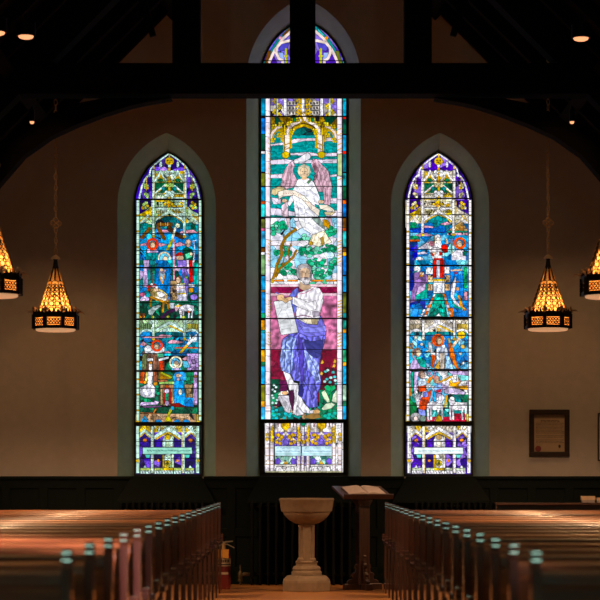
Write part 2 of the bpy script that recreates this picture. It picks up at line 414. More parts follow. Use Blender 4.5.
    for x in (296, 322):
        g.L([(x - 6, 46), (x + 6, 46)], 4.5, rgb(84, 68, 60)); g.L([(x - 7, 38), (x + 7, 38)], 3, rgb(120, 106, 100))
    g.L([(310, 46), (312, 68)], 3, rgb(160, 124, 100)); g.L([(302, 80), (322, 80)], 4, rgb(120, 90, 84))
    # tablet and hands
    g.P([(102, 238), (200, 222), (212, 228), (262, 440), (150, 458)], rgb(214, 216, 220), 0.45)
    for k in range(9):
        y = 262 + k * 20
        g.L([(120 + k * 4.2, y), (205 + k * 5, y - 12)], 2, rgb(180, 182, 188))
    g.P([(120, 205), (140, 190), (168, 195), (172, 215), (215, 205), (228, 222), (200, 235), (180, 250), (162, 235), (125, 228)], rgb(214, 180, 140), 0.4)
    g.L([(150, 208), (175, 228)], 2.5, rgb(140, 104, 80)); g.L([(175, 215), (200, 232)], 2.5, rgb(140, 104, 80))
    g.L([(118, 180), (132, 186)], 8, rgb(90, 110, 190))
    g.pieces(7.0, 0.05, 0.62, 118, 282, 270.5, 336.5)
    g.pieces(9.0, 0.05, 0.72, 282, 420, 270.5, 336.5)
    g.pieces(3.2, 0.12, 0.60, 96, 130, 270.5, 336.5)
    # ------------------------------------------------ shafts and jewelled borders
    g.f(258, 0, 1)
    for x0, x1 in ((7.4, 12.3), (79.0, 84.0)):
        g.B(x0, 90, x1, 420, rgb(236, 226, 238), 0.4)
        g.B(x0 + 3.4, 90, x1 - 0.3, 420, rgb(206, 196, 206), 0)
    for yy in np.arange(97, 416, 13.0):
        for x0, x1 in ((7.4, 12.3), (79.0, 84.0)):
            y = yy + g.rng.uniform(-2, 2)
            g.L([(x0, y), (x1, y + 0.8)], 0.4, LEAD)
    for yy in list(np.arange(128, 180, 5.0)) + list(np.arange(240, 262, 3.4)) + list(np.arange(300, 318, 3.0)) + list(np.arange(332, 346, 3.2)):
        g.L([(10.6, yy), (12.0, yy + 1.6)], 0.9, rgb(206, 160, 50)); g.L([(79.6, yy + 2), (83.4, yy + 0.4)], 0.9, rgb(206, 160, 60))
    g.B(79.4, 154, 84, 176, rgb(176, 190, 140), 0.3)
    for x0, x1 in ((7.2, 12.4), (79, 84.2)):
        g.B(x0, 406, x1, 420, rgb(238, 232, 240)); g.L([(x0, 408), (x1, 408)], 0.8, rgb(214, 120, 90)); g.L([(x0, 411), (x1, 411)], 0.6, LEAD)
    B1 = rgb(30, 110, 200); B2 = rgb(40, 150, 200); B3 = rgb(86, 170, 220)
    left = [(60, 98, TEAL), (98, 116, rgb(30, 130, 170)), (118, 134, B1), (134, 150, DGREEN), (151, 154, WHITE), (154, 172, B2), (173, 186, OLIVE), (187, 201, B2),
            (201, 204, ORANGE), (204, 217, LTEAL), (219, 228, rgb(100, 106, 50)), (228, 231, ROSE), (231, 247, B3), (248, 252, BROWN), (252, 255, PALE), (255, 275, rgb(120, 160, 110)),
            (276, 290, SKY), (290, 292, AMBER), (292, 313, rgb(64, 140, 214)), (313, 318, GREEN), (320, 330, rgb(190, 130, 40)), (330, 333, TEAL), (333, 349, B3), (350, 362, rgb(200, 146, 40)),
            (362, 366, GREEN), (366, 384, SKY), (385, 401, rgb(112, 112, 36)), (401, 407, AMBER), (407, 420, B3)]
    right = [(60, 101, TEAL), (101, 116, rgb(26, 130, 160)), (117, 119, RED), (119, 134, DGREEN), (135, 151, rgb(36, 140, 190)), (151, 154, RED), (154, 172, rgb(16, 96, 110)), (173, 186, TEAL),
             (186, 199, rgb(30, 96, 60)), (200, 204, ORANGE), (204, 217, B1), (218, 228, BROWN), (228, 231, ORANGE), (231, 247, LTEAL), (248, 252, BROWN), (252, 256, AMBER), (256, 275, B1),
             (276, 292, rgb(60, 150, 214)), (293, 313, OLIVE), (313, 318, TEAL), (320, 329, rgb(36, 150, 130)), (329, 333, AMBER), (333, 349, SKY), (350, 362, rgb(60, 160, 110)),
             (362, 366, AMBER), (366, 384, B2), (385, 401, rgb(140, 170, 150)), (401, 406, GREEN), (406, 420, SKY)]
    for y0, y1, c in left:
        g.B(3.2, y0, 7.0, y1, c, 0.5, 'mottle')
    for y0, y1, c in right:
        g.B(84.6, y0, 88.2, y1, c, 0.5, 'mottle')
    # ------------------------------------------------ memorial panel
    T(415)
    g.V([(20, 50), (570, 380)], [WHITE, rgb(220, 214, 214)], 50, 0.35)
    g.V([(108, 110), (480, 330)], [LPURP, rgb(120, 104, 200), rgb(150, 134, 220)], 26, 0.4)
    for c in (180, 413):
        g.P([(c - 72, 52), (c + 72, 52), (c + 72, 112), (c - 72, 112)], rgb(224, 214, 214), 0.4, 'mottle')
        for k in (-48, -16, 30, 52):
            g.L([(c + k, 54), (c + k, 76)], 7, rgb(120, 60, 80))
        g.P([(c - 24, 54), (c + 26, 54), (c + 30, 78), (c + 8, 98), (c + 8, 120), (c - 10, 120), (c - 8, 98), (c - 30, 78)], rgb(224, 178, 40), 0.35, 'mottle')
        for sg in (-1, 1):
            g.L([(c, 115), (c + sg * 22, 140), (c + sg * 66, 170)], 13, rgb(236, 224, 214), 0.3)
            g.L([(c + sg * 20, 140), (c + sg * 58, 130)], 18, rgb(216, 170, 40), 0.3)
            for (x, y) in ((36, 158), (36, 186), (58, 176), (46, 130), (26, 146)):
                g.E(c + sg * x, y, 12, 12, rgb(222, 170, 40), 0.3)
        g.P([(c - 18, 196), (c - 18, 170), (c, 152), (c + 18, 170), (c + 18, 196)], rgb(132, 112, 208))
        g.V([(c - 70, 268), (c + 66, 320)], [rgb(140, 190, 176), rgb(180, 214, 200), rgb(70, 130, 120)], 9, 0.35)
        for sg in (-1, 1):
            g.P([(c + sg * 68, 290), (c + sg * 46, 278), (c + sg * 30, 300), (c + sg * 40, 320), (c + sg * 68, 320)], rgb(126, 104, 210), 0.35)
        g.P([(c - 16, 322), (c, 294), (c + 16, 322)], rgb(224, 164, 40), 0.35)
        g.B(c - 72, 322, c + 68, 334, rgb(206, 200, 196))
        g.P([(c - 60, 336), (c - 30, 336), (c - 10, 366), (c - 66, 366)], rgb(226, 222, 226)); g.P([(c + 50, 336), (c + 10, 340), (c - 8, 366), (c + 62, 366)], rgb(232, 228, 230))
    for x0, x1 in ((46, 76), (80, 104), (254, 276), (284, 302), (316, 336), (486, 508), (520, 548)):
        g.B(x0, 52, x1, 372, rgb(234, 224, 230)); g.B(x1 - 8, 52, x1 - 2, 372, rgb(196, 184, 190), 0)
        for y in (120, 150, 215, 265, 300, 322):
            g.L([(x0, y), (x1, y)], 3, rgb(150, 110, 40))
    for x in (92, 266, 326, 496):
        for y in (92, 110, 128, 146, 165):
            g.E(x + g.rng.uniform(-6, 6), y, 11, 13, rgb(224, 172, 40), 0.3)
        g.L([(x, 72), (x, 180)], 8, rgb(230, 190, 60))
    for x, y in ((60, 130), (60, 158), (534, 128), (534, 158), (290, 176), (300, 176)):
        g.E(x, y, 9, 14, rgb(226, 180, 60), 0.3)
    g.P([(274, 52), (316, 52), (302, 74), (288, 74)], rgb(40, 150, 110))
    g.B(284, 80, 302, 135, rgb(236, 230, 236))
    g.B(110, 202, 280, 266, rgb(196, 222, 232)); g.B(286, 202, 482, 266, rgb(196, 222, 232))
    for y in (214, 236):
        x = 122
        while x < 466:
            w = g.rng.uniform(6, 17)
            if not (270 < x + w and x < 294):
                g.L([(x, y + g.rng.uniform(-2, 2)), (x + w, y + g.rng.uniform(-2, 2))], 7, rgb(150, 184, 200))
            x += w + 8
    g.L([(112, 254), (480, 254)], 4, rgb(120, 180, 176))
    g.B(46, 366, 548, 376, rgb(190, 186, 150))
    g.pieces(3.0, 0.10, 0.62, 423, 445, 266, 342); g.pieces(4.0, 0.08, 0.62, 456, 474, 266, 342)
    return g
K8 = 8.108


def side_canopy(g, ox, P):
    """traceried head and canopy work shared by the two side windows (P: palette)"""
    pur, pur2, wh, gold, grn = P['pur'], P['pur2'], P['wh'], P['gold'], P['grn']
    def A(y): g.f(ox, y, K8)
    A(148)
    g.V([(20, 20), (590, 520)], [pur, pur2, P['pur3']], 75, 0.4, 0.2)
    mir = lambda pts, sg: [((612 - x) if sg > 0 else x, y) for x, y in pts]
    g.V([(190, 185), (425, 430)], [P['lw'], P['lw2'], gold], 40, 0.35)
    g.V([(192, 285), (420, 365)], [grn, DGREEN, rgb(14, 96, 60)], 12, 0.35)
    for sg in (-1, 1):
        m = lambda pts: mir(pts, sg)
        e = lambda x, y, a, b, c: g.E(*m([(x, y)])[0], a, b, c)
        g.L(m([(306, 46), (242, 90), (184, 138), (156, 172), (147, 208)]), 11, wh, 0.3)
        g.L(m([(138, 220), (108, 255), (84, 312), (70, 372), (60, 430)]), 13, wh, 0.3)
        for t in np.linspace(0, 1, 9):
            x = 306 - 160 * t; y = 42 + 122 * t
            g.L(m([(x - 4, y - 7), (x + 4, y + 7)]), 2, LEAD)
        e(146, 222, 13, 14, wh)
        e(237, 134, 12, 26, wh)
        g.P(m([(172, 172), (180, 122), (190, 172)]), gold, 0.3)
        g.B(*(m([(166, 178)])[0] if sg < 0 else m([(190, 178)])[0]), *(m([(190, 520)])[0] if sg < 0 else m([(166, 520)])[0]), wh)
        g.L(m([(183, 180), (183, 500)]), 5, gold)
        for y in (215, 240, 275, 345, 410, 450):
            g.L(m([(164, y), (192, y)]), 2, LEAD)
        # little gables
        g.P(m([(237, 205), (205, 262), (270, 262)]), gold, 0.3)
        g.E(*m([(236, 262)])[0], 22, 16, grn, 0.3)
        g.L(m([(238, 185), (220, 225), (188, 266)]), 15, wh, 0.3); g.L(m([(238, 185), (255, 230), (284, 262)]), 12, wh, 0.3)
        g.L(m([(196, 362), (240, 326), (290, 285)]), 12, wh if sg < 0 else wh, 0.3)
        g.L(m([(215, 356), (270, 312)]), 6, gold)
        e(262, 330, 16, 18, rgb(30, 130, 140))
        e(286, 340, 14, 16, grn)
        # leaves at the sides
        for y in (300, 318, 372, 392):
            e(112 + (y % 3) * 8, y, 15, 14, P['leaf'])
            e(130, y + 6, 11, 12, gold if y % 4 else P['leaf'])
        g.L(m([(122, 240), (120, 345)]), 7, gold, 0.2)
        # dotted cornices
        for y in (376, 402, 430):
            c = gold if (sg > 0) == (y != 402) else P['lw']
            g.P(m([(192, y), (288, y), (288, y + 22), (192, y + 22)]), c)
            for k in range(5):
                x = 202 + k * 18
                g.P(m([(x, y + 5), (x + 8, y + 5), (x + 8, y + 14), (x, y + 14)]), rgb(70, 80, 50), 0.0)
        g.P(m([(192, 398), (288, 398), (288, 410), (192, 410)]), wh)
    g.P([(298, 150), (318, 150), (318, 430), (298, 430)], gold)
    g.E(308, 107, 37, 32, gold, 0.4)
    for x, y in ((294, 100), (322, 100), (308, 120)):
        g.E(x, y, 6, 5, DGOLD, 0.2)
    g.L([(308, 52), (308, 76)], 9, gold, 0.3); g.E(308, 146, 13, 13, wh)
    for yy, c in ((205, wh), (290, P['leaf']), (370, wh), (452, gold)):
        for dx, dy in ((-22, -10), (22, -10), (-20, 14), (20, 14), (0, -4)):
            g.E(308 + dx, yy + dy, 18, 16, c, 0.3)
    g.E(308, 270, 14, 12, AMBER); g.E(308, 205, 8, 8, gold)
    # ---- lower canopy
    A(200)
    g.V([(40, 0), (568, 225)], [P['lw'], P['lw2'], gold, wh, P['leaf']], 110, 0.35)
    for sg in (-1, 1):
        m = lambda pts: mir(pts, sg)
        g.V(m([(62, 0), (160, 0), (160, 50), (110, 90), (62, 120)]), [pur, pur2], 9)
        for (x, y) in ((118, 22), (100, 36), (128, 48), (112, 64), (92, 64)):
            g.E(*m([(x, y)])[0], 14, 14, gold if (x + sg) % 3 else P['leaf'], 0.3)
        g.P(m([(66, 115), (160, 65), (160, 125), (120, 140), (66, 125)]), gold if sg < 0 else P['lw'], 0.3, 'mottle')
        for k in range(6):
            x = 200 + k * 15
            g.P(m([(x, 84), (x + 8, 84), (x + 8, 106), (x, 106)]), rgb(120, 110, 40), 0.2)
        g.P(m([(190, 60), (296, 60), (296, 74), (190, 74)]), wh)
        g.V(m([(190, 14), (290, 14), (290, 56), (190, 56)]), [P['lw'], P['lw2'] if sg < 0 else gold], 12)
        g.L(m([(308, 90), (270, 118), (205, 160), (190, 175)]), 26, P['lw'], 0.3)
        g.L(m([(308, 92), (262, 120), (212, 150), (192, 170)]), 12, wh, 0.3)
        g.L(m([(296, 128), (250, 140), (200, 178)]), 10, gold, 0.3)
        g.L(m([(62, 195), (100, 165), (128, 130)]), 26, wh, 0.4); g.L(m([(110, 150), (160, 200)]), 24, P['lw'], 0.4)
        g.L(m([(64, 180), (100, 142), (120, 120)]), 8, gold, 0.2)
    g.E(300, 20, 20, 18, gold); g.E(270, 35, 13, 13, gold); g.E(332, 35, 13, 13, gold); g.E(300, 45, 12, 16, AMBER)


def side_shafts(g, ox, P, y0=200):
    wh, gold = P['wh'], P['gold']
    g.f(ox, y0, K8)
    for x0, x1 in ((36, 62), (540, 565)):
        g.B(x0, 0, x1, 2190 - 400, wh)
        g.B(x1 - 9, 0, x1 - 3, 1790, P['lw2'], 0)
        g.ticks(x0, x1, 0, 1790, 34, gold, 4)
        g.L([(x0, 0), (x0, 1790)], 4, LEAD); g.L([(x1, 0), (x1, 1790)], 4, LEAD)


def inner_shafts(g, ox, P, y, a, b):
    g.f(ox, y, K8)
    for x0, x1 in ((164, 186), (415, 437)):
        g.B(x0, a, x1, b, P['wh']); g.B(x1 - 8, a, x1 - 2, b, P['lw2'], 0)
        g.ticks(x0, x1, a, b, 40)
        g.E((x0 + x1) / 2, b, 15, 12, P['gold'])


def arcade(g, ox, P):
    """the low arcade over the lower scene"""
    g.f(ox, 315, K8)
    wh, gold = P['wh'], P['gold']
    g.V([(62, 40), (540, 135)], [wh, P['lw'], P['lw2']], 30, 0.35)
    for sg in (-1, 1):
        m = lambda pts: [((606 - x) if sg > 0 else x, y) for x, y in pts]
        g.P(m([(66, 72), (156, 72), (156, 120), (66, 120)]), P['lw2'] if sg < 0 else rgb(200, 180, 90))
        for k in range(5):
            x = 72 + k * 17
            g.P(m([(x, 78), (x + 9, 78), (x + 9, 112), (x, 112)]), P['arc'], 0.25)
        g.L(m([(62, 150), (85, 128), (120, 118), (162, 132)]), 14, wh, 0.3)
        g.L(m([(303, 62), (260, 85), (205, 118), (186, 132)]), 22, wh, 0.35)
        g.L(m([(300, 88), (250, 108), (200, 136)]), 12, gold if sg > 0 else P['lw'], 0.3)
        for k in range(6):
            g.L(m([(70 + k * 38, 44), (88 + k * 38, 60)]), 5, rgb(120, 90, 100))
    inner_shafts(g, ox, P, 315, 40, 195)


def memorial(g, ox, P, sh):
    g.f(ox, 420, K8)
    wh, gold, pur, pur2 = P['wh'], P['gold'], P['pur'], P['pur2']
    S = lambda pts: [(x + sh, y) for x, y in pts]
    g.V(S([(30, 48), (550, 440)]), [pur, pur2, P['pur3']], 60, 0.4, 0.2)
    g.V(S([(30, 48), (550, 100)]), [wh, P['lw'], gold], 26, 0.35)
    g.V(S([(255, 130), (340, 390)]), [wh, P['lw'], P['lw2'], gold], 22)
    for sg in (-1, 1):
        m = lambda pts: S([((580 - x) if sg > 0 else x, y) for x, y in pts])
        g.P(m([(70, 210), (70, 150), (100, 110), (140, 150), (140, 210)]), pur); g.P(m([(190, 220), (190, 165), (215, 145), (240, 165), (240, 220)]), pur)
        g.V(m([(70, 130), (140, 215)]), [pur, pur2, P['pur3']], 8)
        g.L(m([(60, 125), (100, 85), (150, 130)]), 20, wh, 0.35); g.L(m([(62, 140), (100, 104), (146, 142)]), 8, gold, 0.2)
        g.L(m([(290, 70), (240, 100), (190, 140)]), 28, wh, 0.35); g.L(m([(285, 105), (240, 125), (200, 152)]), 14, gold, 0.3)
        for k in range(8):
            g.L(m([(60 + k * 28, 50), (76 + k * 28, 72)]), 5, rgb(110, 80, 60))
        g.E(*m([(105, 165)])[0], 17, 15, rgb(230, 130, 50))
        g.E(*m([(212, 330)])[0], 12, 12, rgb(236, 140, 50))
        for x0, x1 in ((152, 178),):
            g.P(m([(x0, 50), (x1, 50), (x1, 432), (x0, 432)]), wh if sg < 0 else wh)
            g.P(m([(x1 - 9, 50), (x1 - 3, 50), (x1 - 3, 432), (x1 - 9, 432)]), gold, 0)
            for y in (120, 165, 300, 350, 400):
                g.L(m([(x0, y), (x1, y)]), 2.2, LEAD)
        g.P(m([(34, 50), (62, 50), (62, 432), (34, 432)]), wh)
        g.E(*m([(48, 330)])[0], 18, 14, gold); g.L(m([(56, 60), (56, 420)]), 5, P['lw2'])
        for y in (110, 160, 210, 270, 350, 400):
            g.L(m([(34, y), (62, y)]), 2.2, LEAD)
    g.P(S([(244, 170), (262, 130), (290, 112), (318, 130), (340, 170)]), wh); g.E(290 + sh, 140, 24, 22, gold if sh <= 0 else TAN)
    g.P(S([(248, 172), (334, 172), (334, 215), (248, 215)]), wh); g.P(S([(272, 172), (310, 172), (310, 222), (272, 222)]), P['lw'])
    g.P(S([(246, 282), (262, 282), (262, 395), (246, 395)]), gold); g.P(S([(322, 282), (340, 282), (340, 395), (322, 395)]), P['lw'])
    for k in range(6):
        a = k * np.pi / 3 + 0.5
        g.E(290 + sh + 15 * np.cos(a), 350 + 17 * np.sin(a), 10, 10, gold if k % 2 else rgb(150, 150, 40), 0.3)
    g.E(290 + sh, 350, 8, 8, rgb(60, 90, 40))
    # sills
    for x0, x1 in ((68, 150), (182, 250), (250, 334), (338, 400), (430, 505)):
        g.B(x0 + sh, 388, x1 + sh, 410, P['sill'] if x0 != 250 else gold); g.B(x0 + sh, 410, x1 + sh, 436, wh)
        for k in range(3):
            g.L([(x0 + sh + 10 + k * 24, 412), (x0 + sh + 22 + k * 24, 434)], 5, rgb(90, 60, 120))
    for x in (105, 472):
        g.P([(x + sh - 16, 390), (x + sh, 362), (x + sh + 16, 390)], wh)
    g.pieces(3.4, 0.12, 0.55, 424, 474, ox + 7, ox + 67)
    # inscription ribbon
    g.P(S([(88, 222), (485, 222), (490, 275), (86, 278)]), P['rib'], 0.45)
    for a, b in ((105, 150), (425, 470)):
        g.P(S([(a, 280), (b, 280), (b - 8, 308), (a + 10, 308)]), P['rib2'], 0.35)
    x = 125
    while x < 465:
        w = g.rng.uniform(8, 20)
        g.L([(x + sh, 248 + g.rng.uniform(-4, 4)), (x + w + sh, 250 + g.rng.uniform(-4, 4))], 8, P['ink'])
        x += w + 10


def halo(g, x, y, r, c, w=13):
    t = np.linspace(0, 2 * np.pi, 20)
    g.L([(x + r * np.cos(a), y + r * np.sin(a)) for a in t], w, c, 0.35)


def head(g, x, y, r, hair, face=FLESH, dx=0):
    g.E(x, y, r, r * 1.2, hair); g.E(x + dx, y + r * 0.2, r * 0.68, r * 0.95, face, 0.2)
    g.L([(x + dx - r * 0.4, y), (x + dx + r * 0.4, y)], 3, rgb(130, 100, 84))


def side_glass(which, R):
    if which == 'left':
        ox = 132
        P = dict(pur=rgb(66, 50, 150), pur2=rgb(36, 26, 84), pur3=rgb(110, 86, 196), wh=rgb(190, 222, 214), lw=rgb(176, 206, 170), lw2=rgb(150, 190, 140), gold=rgb(196, 164, 40),
                 grn=rgb(14, 90, 56), leaf=rgb(150, 186, 110), arc=rgb(96, 130, 60), rib=rgb(150, 206, 190), rib2=rgb(90, 190, 176), ink=rgb(84, 140, 130), sill=rgb(176, 196, 110))
        g = Glass(132, 148, 206, 478, R, 5)
    else:
        ox = 402
        P = dict(pur=rgb(84, 54, 172), pur2=rgb(52, 34, 120), pur3=rgb(150, 120, 224), wh=rgb(240, 238, 244), lw=rgb(226, 216, 200), lw2=rgb(206, 196, 176), gold=rgb(220, 180, 40),
                 grn=rgb(12, 120, 80), leaf=rgb(214, 206, 160), arc=rgb(206, 172, 96), rib=rgb(226, 234, 236), rib2=rgb(110, 206, 200), ink=rgb(170, 200, 204), sill=rgb(190, 200, 176))
        g = Glass(402, 148, 476, 478, R, 6)
    sh = -4 if which == 'left' else -11
    def A(y): g.f(ox, y, K8)
    side_canopy(g, ox + (sh / K8), P)
    if which == 'left':
        # ---------------------------------------- nativity scene
        A(200)
        g.V([(62, 195), (540, 500)], [BLUE, SKY, rgb(50, 150, 210), rgb(36, 110, 190)], 60, 0.35, 0.15)
        g.V([(190, 175), (250, 140), (300, 130), (355, 140), (415, 190), (415, 230), (190, 230)], [TEAL, DTEAL, rgb(30, 120, 150)], 14, 0.4)
        for x0 in (66, 440):
            g.V([(x0, 190), (x0 + 40, 180), (x0 + 96, 210), (x0 + 96, 270), (x0, 270)], [GREEN, TEAL, DGREEN], 7)
        for pts in ([(210, 245), (290, 240), (300, 262), (200, 265)], [(400, 250), (500, 240), (534, 265), (380, 272)], [(64, 360), (100, 348), (130, 366), (70, 372)], [(170, 365), (230, 348), (290, 362), (230, 378)], [(345, 360), (390, 340), (440, 365), (360, 378)]):
            g.P(pts, PINK, 0.35)
        W = rgb(112, 72, 34)
        g.P([(200, 186), (328, 182), (328, 212), (198, 214)], W, 0.45)
        for x in (232, 272, 290):
            g.L([(x, 184), (x, 212)], 5, TAN)
        g.L([(212, 225), (262, 312)], 26, W, 0.4); g.L([(140, 232), (80, 305)], 24, W, 0.4); g.L([(300, 225), (345, 270), (400, 300)], 34, DBROWN, 0.4)
        g.L([(350, 230), (325, 320), (285, 405)], 17, rgb(214, 220, 200), 0.35); g.L([(325, 325), (288, 402)], 20, rgb(176, 176, 60), 0.3)
        g.E(370, 207, 20, 19, rgb(220, 226, 190), 0.4)
        inner_shafts(g, ox, P, 200, 0, 296)
        A(200)
        g.L([(340, 325), (340, 480)], 13, PINK, 0.35)
        # standing figures
        g.P([(115, 400), (205, 400), (215, 500), (110, 500)], TEAL, 0.4, 'fold'); g.P([(122, 395), (200, 392), (215, 425), (120, 430)], LILAC, 0.35, 'fold')
        head(g, 168, 365, 26, rgb(150, 120, 90)); halo(g, 166, 358, 40, rgb(240, 60, 24), 17)
        g.P([(410, 400), (440, 380), (490, 400), (500, 500), (410, 500)], DGREEN, 0.4, 'fold'); g.P([(430, 440), (480, 420), (490, 460), (440, 480)], LGREEN, 0.3)
        g.E(455, 350, 24, 32, rgb(176, 150, 130)); g.E(480, 438, 13, 15, FLESH)
        g.E(388, 470, 30, 30, FLESH); g.P([(352, 455), (365, 430), (390, 422), (418, 440), (400, 452)], RED)
        g.E(262, 468, 40, 40, rgb(120, 200, 230)); g.E(268, 478, 20, 22, FLESH); halo(g, 262, 470, 46, rgb(232, 222, 190), 12)
        for pts in ([(500, 330), (510, 400), (500, 480)], [(490, 340), (520, 325)]):
            g.L(pts, 5, PALE)
        A(260)
        g.V([(62, 0), (540, 330)], [rgb(20, 90, 70), TEAL, BLUE, DGREEN, LILAC], 60, 0.4, 0.15)
        g.P([(92, 0), (140, 0), (130, 230), (90, 225)], LILAC, 0.4, 'fold'); g.P([(140, 0), (190, 0), (185, 45), (145, 45)], TEAL, 0.35); g.L([(155, 60), (165, 200)], 9, BROWN, 0.3)
        g.P([(122, 80), (150, 75), (150, 160), (130, 170)], TEAL)
        # kneeling mother in blue
        g.P([(190, 70), (215, 10), (250, 0), (290, 10), (305, 70), (312, 180), (310, 330), (270, 330), (180, 240), (188, 140)], BLUE, 0.45, 'fold')
        g.P([(218, 90), (270, 85), (268, 150), (245, 195), (225, 160)], rgb(176, 206, 224), 0.35); g.L([(222, 120), (246, 190), (268, 120)], 7, AMBER, 0.25)
        g.P([(215, 95), (255, 75), (285, 80), (255, 115)], rgb(160, 150, 180), 0.3); g.E(240, 80, 16, 13, FLESH)
        # red, violet and green robes behind
        g.P([(462, 0), (490, 0), (495, 180), (465, 185)], rgb(190, 26, 24), 0.4, 'fold'); g.P([(365, 0), (440, 0), (445, 50), (370, 60)], LPURP, 0.35, 'foldx')
        g.P([(400, 60), (440, 70), (460, 180), (450, 330), (420, 200)], LPURP, 0.4, 'fold'); g.P([(495, 20), (540, 20), (540, 220), (500, 210)], rgb(30, 150, 140), 0.4, 'fold')
        g.L([(340, 0), (340, 165)], 11, PINK, 0.3); g.P([(428, 130), (455, 125), (452, 150), (430, 150)], rgb(130, 180, 90))
        # stone pier
        g.V([(312, 172), (365, 325)], [rgb(150, 124, 96), rgb(124, 100, 80), TAN], 34, 0.35); g.B(310, 168, 366, 200, TAN)
        # kneeling shepherd
        g.P([(360, 200), (390, 180), (425, 190), (440, 260), (455, 340), (450, 380), (350, 380), (365, 300)], rgb(206, 206, 230), 0.4, 'fold')
        head(g, 380, 158, 26, rgb(110, 74, 60), FLESH, -5); g.L([(385, 195), (425, 192)], 9, rgb(190, 200, 110), 0.3); g.L([(365, 235), (420, 222)], 14, rgb(216, 190, 190), 0.3)
        g.L([(372, 275), (435, 270)], 9, rgb(200, 180, 60), 0.3); g.P([(460, 225), (500, 225), (500, 262), (462, 265)], AMBER); g.P([(455, 190), (510, 200), (505, 220), (460, 215)], WHITE)
        g.E(500, 300, 44, 34, DGREEN); g.E(502, 300, 30, 24, LPURP)
        # manger and child
        g.P([(145, 235), (185, 215), (250, 245), (295, 285), (290, 325), (240, 345), (190, 330), (150, 290)], rgb(190, 176, 110), 0.45, 'mottle')
        g.V([(150, 240), (190, 225), (290, 290), (285, 325), (235, 340), (165, 300)], [TAN, rgb(176, 160, 90), CREAM], 14, 0.3)
        g.P([(200, 260), (235, 255), (270, 280), (255, 305), (205, 295)], WHITE, 0.35, 'foldx'); g.P([(175, 225), (215, 230), (215, 255), (180, 255)], FLESH, 0.3)
        for x, y, c in ((140, 215, RED), (160, 200, WHITE), (185, 205, RED), (200, 222, WHITE), (135, 240, rgb(220, 90, 60)), (175, 212, PINK)):
            g.E(x, y, 13, 12, c, 0.3)
        for x, y, c in ((100, 235, BLUE), (120, 270, TEAL), (85, 280, ROSE), (115, 300, LILAC), (130, 285, rgb(60, 170, 190))):
            g.E(x, y, 22, 18, c, 0.35)
        g.V([(62, 330), (540, 475)], [rgb(8, 70, 50), rgb(16, 110, 80), rgb(10, 50, 40), rgb(20, 130, 110)], 42, 0.4, 0.2)
        for a, b in (((155, 320), (148, 375)), ((255, 340), (248, 420)), ((288, 320), (294, 395)), ((150, 300), (285, 350))):
            g.L([a, b], 15, rgb(176, 124, 54), 0.35)
        g.P([(130, 410), (165, 380), (220, 362), (235, 375), (190, 410), (160, 455), (135, 440)], rgb(170, 190, 190), 0.35, 'foldx')
        g.L([(245, 470), (285, 425), (345, 405)], 22, rgb(60, 26, 66), 0.35); g.P([(340, 380), (380, 350), (395, 385), (355, 420)], rgb(206, 176, 190), 0.35)
        g.P([(300, 345), (345, 345), (340, 395), (305, 395)], rgb(180, 190, 200)); g.L([(365, 375), (390, 370)], 14, AMBER, 0.3)
        # lamb
        g.P([(395, 372), (440, 358), (500, 370), (505, 415), (440, 418), (395, 420), (375, 410)], rgb(206, 206, 222), 0.45, 'mottle')
        for x in (402, 420, 465, 490):
            g.L([(x, 410), (x - 6, 465)], 11, rgb(206, 206, 224), 0.35)
        g.E(395, 425, 14, 20, rgb(214, 206, 214)); g.E(460, 420, 12, 8, ORANGE); g.V([(60, 430), (105, 470)], [rgb(170, 80, 40), BROWN, AMBER], 7)
        for x, y in ((168, 462), (292, 458), (418, 464)):
            g.E(x, y, 12, 12, rgb(190, 196, 80))
        # ---------------------------------------- lower scene: the annunciation
        A(315)
        g.V([(62, 130), (540, 330)], [rgb(30, 110, 160), rgb(40, 150, 180), BLUE, TEAL, rgb(26, 90, 140)], 60, 0.35, 0.15)
        g.V([(190, 150), (250, 110), (300, 100), (360, 130), (410, 160), (410, 175), (190, 175)], [TEAL, rgb(30, 120, 140), DTEAL], 10)
        arcade(g, ox, P); A(315)
        for pts in ([(70, 185), (130, 170), (200, 175), (240, 155), (330, 168), (310, 182), (200, 188)], [(290, 222), (320, 200), (370, 208), (425, 220), (380, 232), (300, 232)], [(62, 240), (90, 215), (125, 235), (90, 252)], [(250, 300), (290, 290), (330, 305), (270, 308)], [(405, 355), (440, 335), (455, 365), (420, 370)]):
            g.P(pts, PINK, 0.35)
        g.L([(350, 265), (530, 265)], 8, rgb(230, 90, 60), 0.3); g.L([(350, 275), (530, 275)], 6, rgb(40, 170, 150), 0.2)
        g.P([(430, 250), (470, 195), (525, 150), (525, 205), (480, 225), (450, 262)], rgb(224, 230, 240), 0.4, 'foldx'); g.L([(440, 250), (395, 305)], 18, rgb(206, 170, 60), 0.35)
        g.L([(440, 200), (520, 215)], 8, PALE, 0.3); g.L([(470, 160), (475, 230)], 7, PALE, 0.3)
        # bowing figure
        g.P([(85, 300), (110, 240), (150, 245), (160, 300), (260, 300), (265, 455), (75, 455)], rgb(110, 80, 66), 0.45, 'fold')
        g.P([(95, 270), (125, 240), (165, 260), (180, 300), (110, 320)], PALE, 0.4, 'foldx'); g.P([(130, 300), (250, 255), (265, 262), (262, 300), (160, 318)], PALE, 0.4, 'foldx')
        g.P([(200, 310), (255, 310), (260, 340), (205, 345)], LGREEN, 0.35); g.P([(118, 352), (190, 345), (185, 370), (125, 375)], PALE, 0.3, 'foldx'); g.P([(210, 355), (300, 335), (300, 352), (220, 375)], PALE, 0.3, 'foldx')
        g.P([(85, 320), (120, 315), (115, 440), (80, 440)], rgb(110, 124, 80), 0.35, 'fold'); g.P([(170, 320), (205, 320), (205, 440), (172, 440)], rgb(130, 90, 74), 0.35, 'fold')
